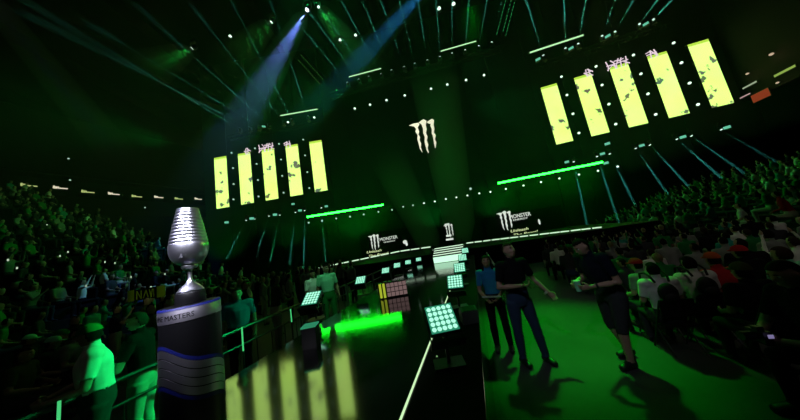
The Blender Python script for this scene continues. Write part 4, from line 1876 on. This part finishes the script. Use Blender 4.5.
# left floor crowd and stand
mb = MB()
LS_T, LS_N, LS_D, LS_H = -11.5, 21, .9, .47
LS_Z = .5
LS_E = 9.4
for k in range(LS_N):
    t0 = LS_T - LS_D * k
    z = LS_Z + LS_H * k
    e_ = LS_E - .13 * k
    q = [W(-12, t0), W(e_, t0), W(e_, t0 - LS_D - .01), W(-12, t0 - LS_D - .01)]
    mb.add([a + V((0, 0, .001)) for a in q] + [a + V((0, 0, z)) for a in q], [(0, 1, 2, 3), (4, 5, 6, 7), (0, 1, 5, 4), (1, 2, 6, 5), (2, 3, 7, 6), (3, 0, 4, 7)])
struct('floor_left_stand', mb, CONC)
cl = 0
GW = [4, 4, 3, 1.5, 6, 2.5, .2, 1.5, 1]
FAR = []
for k in range(LS_N):
    for j in range(44):
        s = -5.5 + .62 * j + R.uniform(-.12, .12) + k * .12
        if R.random() < .2 or s > LS_E - .13 * k - .3:
            continue
        p = W(s, LS_T - LS_D * k - .42, LS_Z + LS_H * k)
        px_ = CAM_PX(p + V((0, 0, 1)))
        if px_ is None or not (-8 < px_[0] < 330):
            continue
        if (p - CAM).length < 18.5 and cl < 125:
            spectator(p, RUN_A - .6, f"{ORD[k]} tier of the left stand", False, GW)
            cl += 1
        else:
            FAR.append((p, RUN_A - .6 + R.uniform(-.35, .35)))
LEFTN = [((36, 314), 'pale grey'), ((27, 334), 'pale'), ((49, 336), 'pale'), ((57, 328), 'pale')]
for k, (px, py, z, cap, sh, lab) in enumerate(((36, 314, 1.55, C_KHAKI, C_BLACK, 'seated spectator in dark shirt and pale cap, highest of the caps at the left edge'),
                                               (26, 335, 1.42, C_MINT, C_BLACK, 'seated spectator in dark shirt and small mint cap below the highest pale cap'),
                                               (49, 337, 1.42, C_MINT, C_DGREY, 'seated spectator in dark grey shirt and mint cap at the left'),
                                               (57, 330, 1.5, C_GREEN, C_BLACK, 'seated spectator in black shirt and green cap right of the mint caps'),
                                               (74, 328, 1.5, None, C_GREY, 'dark-haired seated spectator in grey shirt just left of the bright white-shirted person'),
                                               (20, 348, 1.42, None, C_OLIVE, 'bare-headed seated spectator in olive shirt at the left photo edge'))):
    b = at_z(px, py, z)
    TAKEN.append((b.x, b.y))
    person(lab, pose(True, .03, face=(R.uniform(-.4, .4), -.1), build=1.05), V((b.x, b.y, 0)), RUN_A - 1.0 + R.uniform(-.3, .3), SKIN[k % 2], HAIRS[0], sh, C_DGREY, cap=cap, scale=z / 1.39)
    chair(V((b.x, b.y, 0)), RUN_A - 1.0, f"black folding chair under the {ORD[k]} seated spectator at the left photo edge", 'chairs at the left edge')
for s_, t_ in ((p_.location for p_ in []) if False else ()):
    pass
for o in bpy.data.objects:
    if o.name.startswith('person') and o.parent is None:
        TAKEN.append((o.location.x, o.location.y))
for row in range(7):
    for j in range(16):
        s = 1.6 + .75 * j + R.uniform(-.2, .2)
        tt = -4.3 - .95 * row + R.uniform(-.15, .15)
        p = W(s, tt)
        if not free(p.x, p.y, .6) or R.random() < .22 or s > 10.6 or not (60 < CAM_PX(p + V((0, 0, 1.5)))[0] < 352):
            continue
        spectator(p, RUN_A - .7, f"{ORD[row]} line of the crowd behind the left barrier", True, [5, 5, 2.5, 1, 2, 1, .2, 1.5, 1.5])
        cl += 1
# everybody farther off, past the three hundred nearest
LOW = []
for J_ in (pose(True, .02), pose(True, .06, elr=(.26, .22, .82), wrr=(.14, .38, 1.06), build=1.05), pose(True, .1, build=1.1)):
    LOW.append(body_mesh('x', J_, .062, False))
LOWD = [([v.co.copy() for v in m.vertices], [tuple(p.vertices) for p in m.polygons], r) for m, r in LOW]
fm = [SKIN[0], SKIN[1], HAIRS[0], C_DGREY] + [m for m, n in SHIRTS]


def far_crowd(spots, lab):
    mb = MB()
    for p, rz in spots:
        vs, fs, rg = R.choice(LOWD)
        M_ = Matrix.Translation(p) @ Matrix.Rotation(rz, 4, 'Z') @ Matrix.Scale(R.uniform(.93, 1.05), 4)
        b = len(mb.v)
        mb.v += [tuple(M_ @ v) for v in vs]
        sh = 4 + R.choices(range(9), GW)[0]
        sk = R.choice((0, 0, 1))
        for f, g in zip(fs, rg):
            mb.f.append(tuple(b + i for i in f))
            mb.mi.append({0: sk, 1: sh, 2: 3, 3: 2, 4: 2, 5: 2}[g])
    me = bpy.data.meshes.new('seated_crowd')
    me.from_pydata(mb.v, [], mb.f)
    for m in fm:
        me.materials.append(m)
    me.polygons.foreach_set('material_index', mb.mi)
    me.polygons.foreach_set('use_smooth', [True] * len(mb.mi))
    o = tag(link('seated_crowd', me), lab, 'crowd')
    o['kind'] = 'stuff'


far_crowd(FAR, 'dim dense crowd seated in the farther and higher tiers of the left stand')
far_crowd(FARR, 'dim dense crowd seated in the far tiers of the right stand below the slanted beams')
print('spectators', len([o for o in bpy.data.objects if o.name.split('.')[0] in ('spectator', 'person') and o.parent is None]))
print('crowd', N_R, cr, cl, len(FAR))

# phones and torches glimmering in the left stand
PH = glow('phone_light', (.8, 1, .75), .7)
mb = MB()
mb.box((0, 0, 0), (.08, .012, .15), 0)
mb.box((0, -.008, 0), (.07, .004, .135), 1)
PHM = mb.mesh('lit_phone', [BLACK, PH])
k = 0
for px, py in ((17, 268), (60, 256), (83, 281), (68, 252), (131, 277), (165, 274), (105, 262), (115, 263), (86, 286), (8, 260), (151, 287), (47, 225), (22, 221)):
    # stand surface point seen there
    r = ray(px, py)
    best = None
    for i in range(LS_N):
        tt = LS_T - LS_D * i - .2
        n = BX
        lam = (W(0, tt) - CAM).dot(n) / r.dot(n)
        if lam > 0:
            q = CAM + r * lam
            if abs(q.z - (LS_Z + LS_H * i + .95)) < .5 and (best is None or abs(q.z - (LS_Z + LS_H * i + .95)) < best[0]):
                best = (abs(q.z - (LS_Z + LS_H * i + .95)), q)
    if best:
        pp = best[1] + (CAM - best[1]).normalized() * .7
        o = link('lit_phone', PHM, None, pp, (0, 0, math.atan2(CAM.x - pp.x, -(CAM.y - pp.y))))
        o.scale = (.55, .55, .55)
        tag(o, f"tiny lit phone held up in the left stand, {ORD[k]} of the scattered bright specks", 'phone', 'lit phones in the left stand')
        k += 1

# flag held up in the left stand
FLY = cloth('flag_yellow', (.42, .5, .02))
a, b = at_y(127.5, 302, 6.8), at_y(166, 296, 6.8)
h = (at_y(128, 291, 6.8) - a).length
t = thing('supporter_flag', 'yellow-green and black flag with dark lettering held up in the left crowd', 'flag', a)
u = (b - a).normalized()
Lf = (b - a).length
n_ = nrm(flat(u).normalized())


def flagpt(x, z, d=0):
    return u * (x * Lf) + V((0, 0, 1)) * (z * h) + n_ * (.05 * math.sin(x * 9) + d)


for nm, x0, x1, mt in (('yellow_end', 0, .22, FLY), ('black_field', .22, .8, C_BLACK), ('yellow_end', .8, 1, FLY)):
    mb = MB()
    n = 8
    for i in range(n + 1):
        x = x0 + (x1 - x0) * i / n
        for z, d in ((0, 0), (1, 0), (0, -.006), (1, -.006)):
            mb.v.append(tuple(flagpt(x, z, d)))
    for i in range(n):
        c = i * 4
        for q in ((c, c + 4, c + 5, c + 1), (c + 2, c + 6, c + 7, c + 3), (c, c + 4, c + 6, c + 2), (c + 1, c + 5, c + 7, c + 3)):
            mb.f.append(q)
            mb.mi.append(0)
    obj(nm, mb, mt, t, True)
mb = MB()
for ax, az, bx, bz in ((.28, .1, .28, .85), (.28, .85, .36, .1), (.36, .1, .36, .85), (.4, .1, .45, .85), (.45, .85, .5, .1), (.53, .85, .58, .1), (.58, .1, .63, .85), (.69, .1, .69, .85)):
    mb.bar(flagpt(ax, az, .01), flagpt(bx, bz, .01), .012, 4)
obj('flag_lettering', mb, FLY, t)

# ------------------------------------------------------------------ crowd barrier
BT = ST(at_z(80, 397, 1.05))[1]


def barrier_proto():
    t = thing('crowd_barrier', 'x', 'barrier')
    Lb = 2.1
    for z, r in ((1.06, .03), (.78, .02), (.12, .02)):
        mb = MB()
        mb.bar((0, -Lb / 2, z), (0, Lb / 2, z), r, 8)
        obj('rail', mb, BLACK, t)
    for y in (-Lb / 2 + .02, Lb / 2 - .02):
        mb = MB()
        mb.bar((0, y, 0), (0, y, 1.06), .022, 8)
        obj('post', mb, STEEL, t)
    for k in range(6):
        mb = MB()
        y = -Lb / 2 + (k + .5) * Lb / 6
        mb.bar((0, y, .12), (0, y, .78), .008, 6)
        obj('bar', mb, BLACK, t)
    for y in (-Lb / 2 + .1, Lb / 2 - .1):
        mb = MB()
        mb.box((0, y, .015), (.5, .06, .03))
        obj('foot', mb, BLACK, t)
    return t


BRP = barrier_proto()
for k in range(8):
    p = W(-2.2 + 2.16 * k, BT)
    lab = f"black crowd barrier section along the left of the runway, {ORD[k]} from the camera"
    if k == 0:
        BRP.location, BRP.rotation_euler, BRP['label'], BRP['group'] = p, (0, 0, RUN_A), lab, 'left crowd barriers'
    else:
        dup(BRP, p, (0, 0, RUN_A), lab, 'left crowd barriers')
for k in range(2):
    p = W(6.4 + 2.16 * k, 1.2)
    dup(BRP, p, (0, 0, RUN_A), f"black crowd barrier right of the runway behind the woman in blue, {ORD[k]} from the camera", 'right crowd barriers')

GLINTG = glow('glint_post', (.1, 1, .3), .6)  # glow stands in for green light caught by bright metal posts
for (x0, y0, x1, y1, yy, lab) in ((59.3, 401, 59.8, 424, 2.45, 'short post with painted green glint at the bottom left photo edge'), (241.8, 327, 243, 351, 4.2, 'thin post with painted green glint in front of the stout man in blue'),
                                  (290.5, 309, 291.3, 322, 5.3, 'thin post with painted green glint left of the pale-shirted person on the runway')):
    a, b = at_y(x0, y0, yy), at_y(x1, y1, yy)
    t = thing('glint_post', lab, 'light tube', V((a.x, a.y, 0 if x0 < 100 else ZR if ST(a)[1] > RW else 0)))
    zb = t.location.z
    mb = MB()
    mb.bar((0, 0, b.z - zb), (0, 0, a.z - zb), .012, 8)
    obj('painted_glint', mb, GLINTG, t)
    mb = MB()
    mb.bar((0, 0, 0), (0, 0, b.z - zb), .014, 8)
    mb.tube([(0, 0, 0), (0, 0, .02)], [.1, .09], 12)
    obj('stand', mb, BLACK, t)

# ------------------------------------------------------------------ left balcony with ribbon screens
pa, pb = at_z(28, 185, 13.6), at_z(198, 199, 13.6)
ub = flat(pb - pa).normalized()
nb = V((ub.y, -ub.x, 0))
if nb.x < 0:
    nb = -nb
mb = MB()
A, B = flat(pa) - ub * 12 - nb * .2, flat(pb) + ub * 18 - nb * .2
q = [A, B, B - nb * 9, A - nb * 9]
mb.add([x + V((0, 0, 12.8)) for x in q] + [x + V((0, 0, 14.5)) for x in q], [(0, 1, 2, 3), (4, 5, 6, 7), (0, 1, 5, 4), (1, 2, 6, 5), (2, 3, 7, 6), (3, 0, 4, 7)])
struct('wall_balcony_left', mb, CONC)
for k, px in enumerate((28.5, 60, 87.5, 113.5, 136.5, 158.5, 178.5, 198)):
    py = 185 + (199 - 185) * (1 - ((198 - px) / 170) ** 1.5)
    py = (185.5, 188, 192, 194, 196.5, 197.3, 198.8, 199)[k]
    p = at_plane(px, py, pa + nb * .05, nb)
    t = thing('hanging_ribbon_screen', f"small glowing yellow-white ribbon screen on the left balcony edge, {ORD[k]} from the left", 'screen', p, (0, 0, math.atan2(ub.y, ub.x)), 'balcony ribbon screens')
    w_ = 1.05
    mb = MB()
    mb.box((0, 0, 0), (w_, .08, .5))
    obj('panel', mb, BLACK, t)
    mb = MB()
    for i in range(3):
        mb.box((-.36 + .12 * i, -.05, .04 - .03 * (i % 2)), (.11, .02, .3 - .06 * i))
    mb.box((.15, -.05, -.03), (.62, .02, .11))
    obj('lit_mark', mb, SIGNY if k % 2 == 0 else SIGNW, t)
for q, lab in (((68.5, 158.5), 'tiny white lamp above the left balcony'), ((70, 180), 'tiny white lamp just over the second balcony ribbon screen'), ((145, 207.5), 'tiny white lamp under the left balcony')):
    o = lamp(at_plane(*q, pa - nb * .5 if q[1] < 170 else pa + nb * .2, nb), lab, 'balcony lamps', .7, True)
# curved concourse fascia faintly lit green above the balcony
mb = MB()
A, B = flat(pa) - ub * 10 - nb * 5, flat(pb) + ub * 16 - nb * 5
q = [A, B, B - nb * .5, A - nb * .5]
mb.add([x + V((0, 0, 16.6)) for x in q] + [x + V((0, 0, 24)) for x in q], [(0, 1, 2, 3), (4, 5, 6, 7), (0, 1, 5, 4), (1, 2, 6, 5), (2, 3, 7, 6), (3, 0, 4, 7)])
struct('wall_upper_left', mb, CONC)

# ------------------------------------------------------------------ upper right corner: suites and signs
pr = at_y(760, 80, 17)
ur = AX
mb = MB()
A = flat(pr) - AX * 9 + BX * .6
q = [A, A + AX * 22, A + AX * 22 + BX * .5, A + BX * .5]
mb.add([x + V((0, 0, 9)) for x in q] + [x + V((0, 0, 22)) for x in q], [(0, 1, 2, 3), (4, 5, 6, 7), (0, 1, 5, 4), (1, 2, 6, 5), (2, 3, 7, 6), (3, 0, 4, 7)])
struct('wall_upper_right', mb, CONC)
WARM = glow('warm_lamp', (1, .75, .5), .55)
WARMD = glow('warm_lamp_dim', (.55, .35, .2), .25)


def on_right(px, py, off=.1):
    return at_plane(px, py, flat(pr) + BX * (.6 - off), BX)


for px, py, w_, h_, mt, name, cat, lab in ((761, 95.5, 1.15, .62, glow('red_screen', (.75, .12, .04), .3), 'hanging_screen', 'screen', 'dim orange-red screen in the upper right corner beside the banner screens'),
                                           (785, 71, 1.2, .16, glow('green_sign', (.42, .65, .12), .6), 'hanging_sign', 'sign', 'slim slanted yellow-green lit sign in the upper right corner'),
                                           (750, 85, 1.0, .12, glow('pale_sign', (.55, .7, .45), .55), 'hanging_sign', 'sign', 'slim pale lit sign left of the yellow-green one in the upper right corner'),
                                           (742, 97.5, 1.3, .09, glow('pink_sign', (.8, .5, .5), .6), 'hanging_sign', 'sign', 'thin pinkish lit line between the rightmost banner and the red screen')):
    p = on_right(px, py, .12)
    t = thing(name, lab, cat, p, (0, 0, RUN_A + PI / 2))
    mb = MB()
    mb.box((0, .0, 0), (w_ + .08, .06, h_ + .08))
    obj('housing', mb, BLACK, t)
    mb = MB()
    for s in (-1, 1):
        mb.box((0, s * .035, 0), (w_, .015, h_))
    obj('lit_face', mb, mt, t)
for px, py, s, lab in ((771, 54.5, 1.3, 'warm white wall lamp highest in the upper right corner'), (747, 74, 1.0, 'warm wall lamp left of the yellow-green sign'), (777, 83, .9, 'warm wall lamp right of the red screen')):
    t = thing('wall_spotlight', lab, 'lamp', on_right(px, py, .25))
    mb = MB()
    mb.box((.08, 0, .05), (.2, .12, .12))
    obj('housing', mb, BLACK, t)
    mb = MB()
    mb.ball((-.02, -.03, 0), (.09 * s, .09 * s, .07 * s), 12)
    obj('lamp_glass', mb, WARM, t)
    mb = MB()
    mb.box((.16, 0, .05), (.12, .04, .04))
    obj('bracket', mb, BLACK, t)
    pl = bpy.data.lights.new('wall_lamp_light', 'POINT')
    pl.energy = 2.5 * s
    pl.color = (1, .6, .3)
    lo = bpy.data.objects.new('wall_lamp_light', pl)
    COL.objects.link(lo)
    lo.location = on_right(px, py + 3, .4)

# ------------------------------------------------------------------ light
w = bpy.data.worlds.new('world')
SC.world = w
w.use_nodes = True
w.node_tree.nodes['Background'].inputs[0].default_value = (.1, .5, .2, 1)
w.node_tree.nodes['Background'].inputs[1].default_value = .0

# green floor wash on the right aisle
spot((4.5, 9, 12), (2.4, 4.7, 0), 9500, (.0, 1, .02), 20, .9, .3)
spot((1.0, 7, 11), (1.2, 2.4, 0), 250, (.0, 1, .03), 26, .9, .3)
# green wash on the left people from the stage side
spot((1.2, 6.5, 4.2), (-3.9, 3.0, 1.0), 2200, (.0, 1, .2), 30, .8, .3)
spot((-.5, 2.5, 9), (-2.4, 7.1, 1.3), 900, (.3, 1, .5), 16, .9, .3)  # added fill from the camera side on the two people left of the runway
# crowd washes
spot((-3, 17, 15), (-18, 8, 5), 1350, (.03, 1, .16), 75, .8, .5)
spot((6, 15, 14), (11, 8, 1), 200, (.12, 1, .3), 75, .9, .5)
spot((3, -3, 13), (7.6, 5.2, .8), 430, (1, .86, .78), 42, .9, .5)
spot((-4, -4, 12), (-6, 8, 1), 40, (1, .85, .75), 70, .9, .5)
# added unseen fill from the camera side on the three people in the aisle
spot((-1.2, -1.5, 6.5), (1.9, 3.9, 1.2), 260, (.75, .85, 1), 24, .8, .2)
spot((7, 18, 13), (20, 12, 2), 900, (.03, 1, .2), 60, .9, .5)
spot((-14, 14, 11), (-30, 14, 17.5), 1500, (.01, 1, .1), 40, .9, .3)
spot((-1.5, 1.5, 7.5), at_y(146, 296, 6.8), 260, (.6, 1, .4), 9, .8, .2)  # added unseen spot that only brightens the flag
# added green uplights along the foot of the set, for a haze-green background
for x, y, e, zt in ((-19, 21.5, 1, 9), (-12, 21.8, 1, 12), (-5, 22, 1.2, 12), (3, 21.4, 1.5, 11), (9, 20.6, .8, 10), (17, 19, .35, 9), (24, 17, .3, 9)):
    spot((x, y, 1.9), (x * 1.02, y + 2.6, zt), 700 * e, (.01, 1, .12), 95, .9, .3)
# unseen white key lights added behind the camera for the trophy's highlights
TQ = TP + V((0, 0, .22))
spot((-4.2, -1.8, 7.0), TQ, 5265, (.68, .68, 1), 6.5, .5, .35)
spot((-1.6, -3.6, 6.6), TQ, 4455, (.85, .85, 1), 6.5, .5, .3)
spot((1.8, -1.8, 6.6), TQ, 3037, (.8, .82, 1), 6.5, .5, .25)
# thin haze hanging over the stage
mb = MB()
mb.box((-5, 13.4, 15.5), (50, 10, 22))
o = obj('stage_haze', mb, haze('thin_haze', .0045))
tag(o, 'thin dark green haze hanging in the air in front of the stage', 'haze')
o['kind'] = 'stuff'
spot((-4, 13, 27), (-3, 20, 6), 1250, (.01, 1, .2), 66, .9, .5)
spot((8, 12, 27), (4, 19, 6), 450, (.01, 1, .12), 70, .9, .5)
cy = SC.cycles
cy.max_bounces = 5
cy.diffuse_bounces = 2
cy.glossy_bounces = 3
cy.transparent_max_bounces = 8
cy.volume_bounces = 0
cy.use_denoising = True
cy.sample_clamp_indirect = 4
cy.caustics_reflective = False
cy.caustics_refractive = False
cy.blur_glossy = .5
for o in bpy.data.objects:
    if o.parent is None and o.get('label') and not (4 <= len(o['label'].split()) <= 16):
        print('LABEL', len(o['label'].split()), o.name, o['label'])
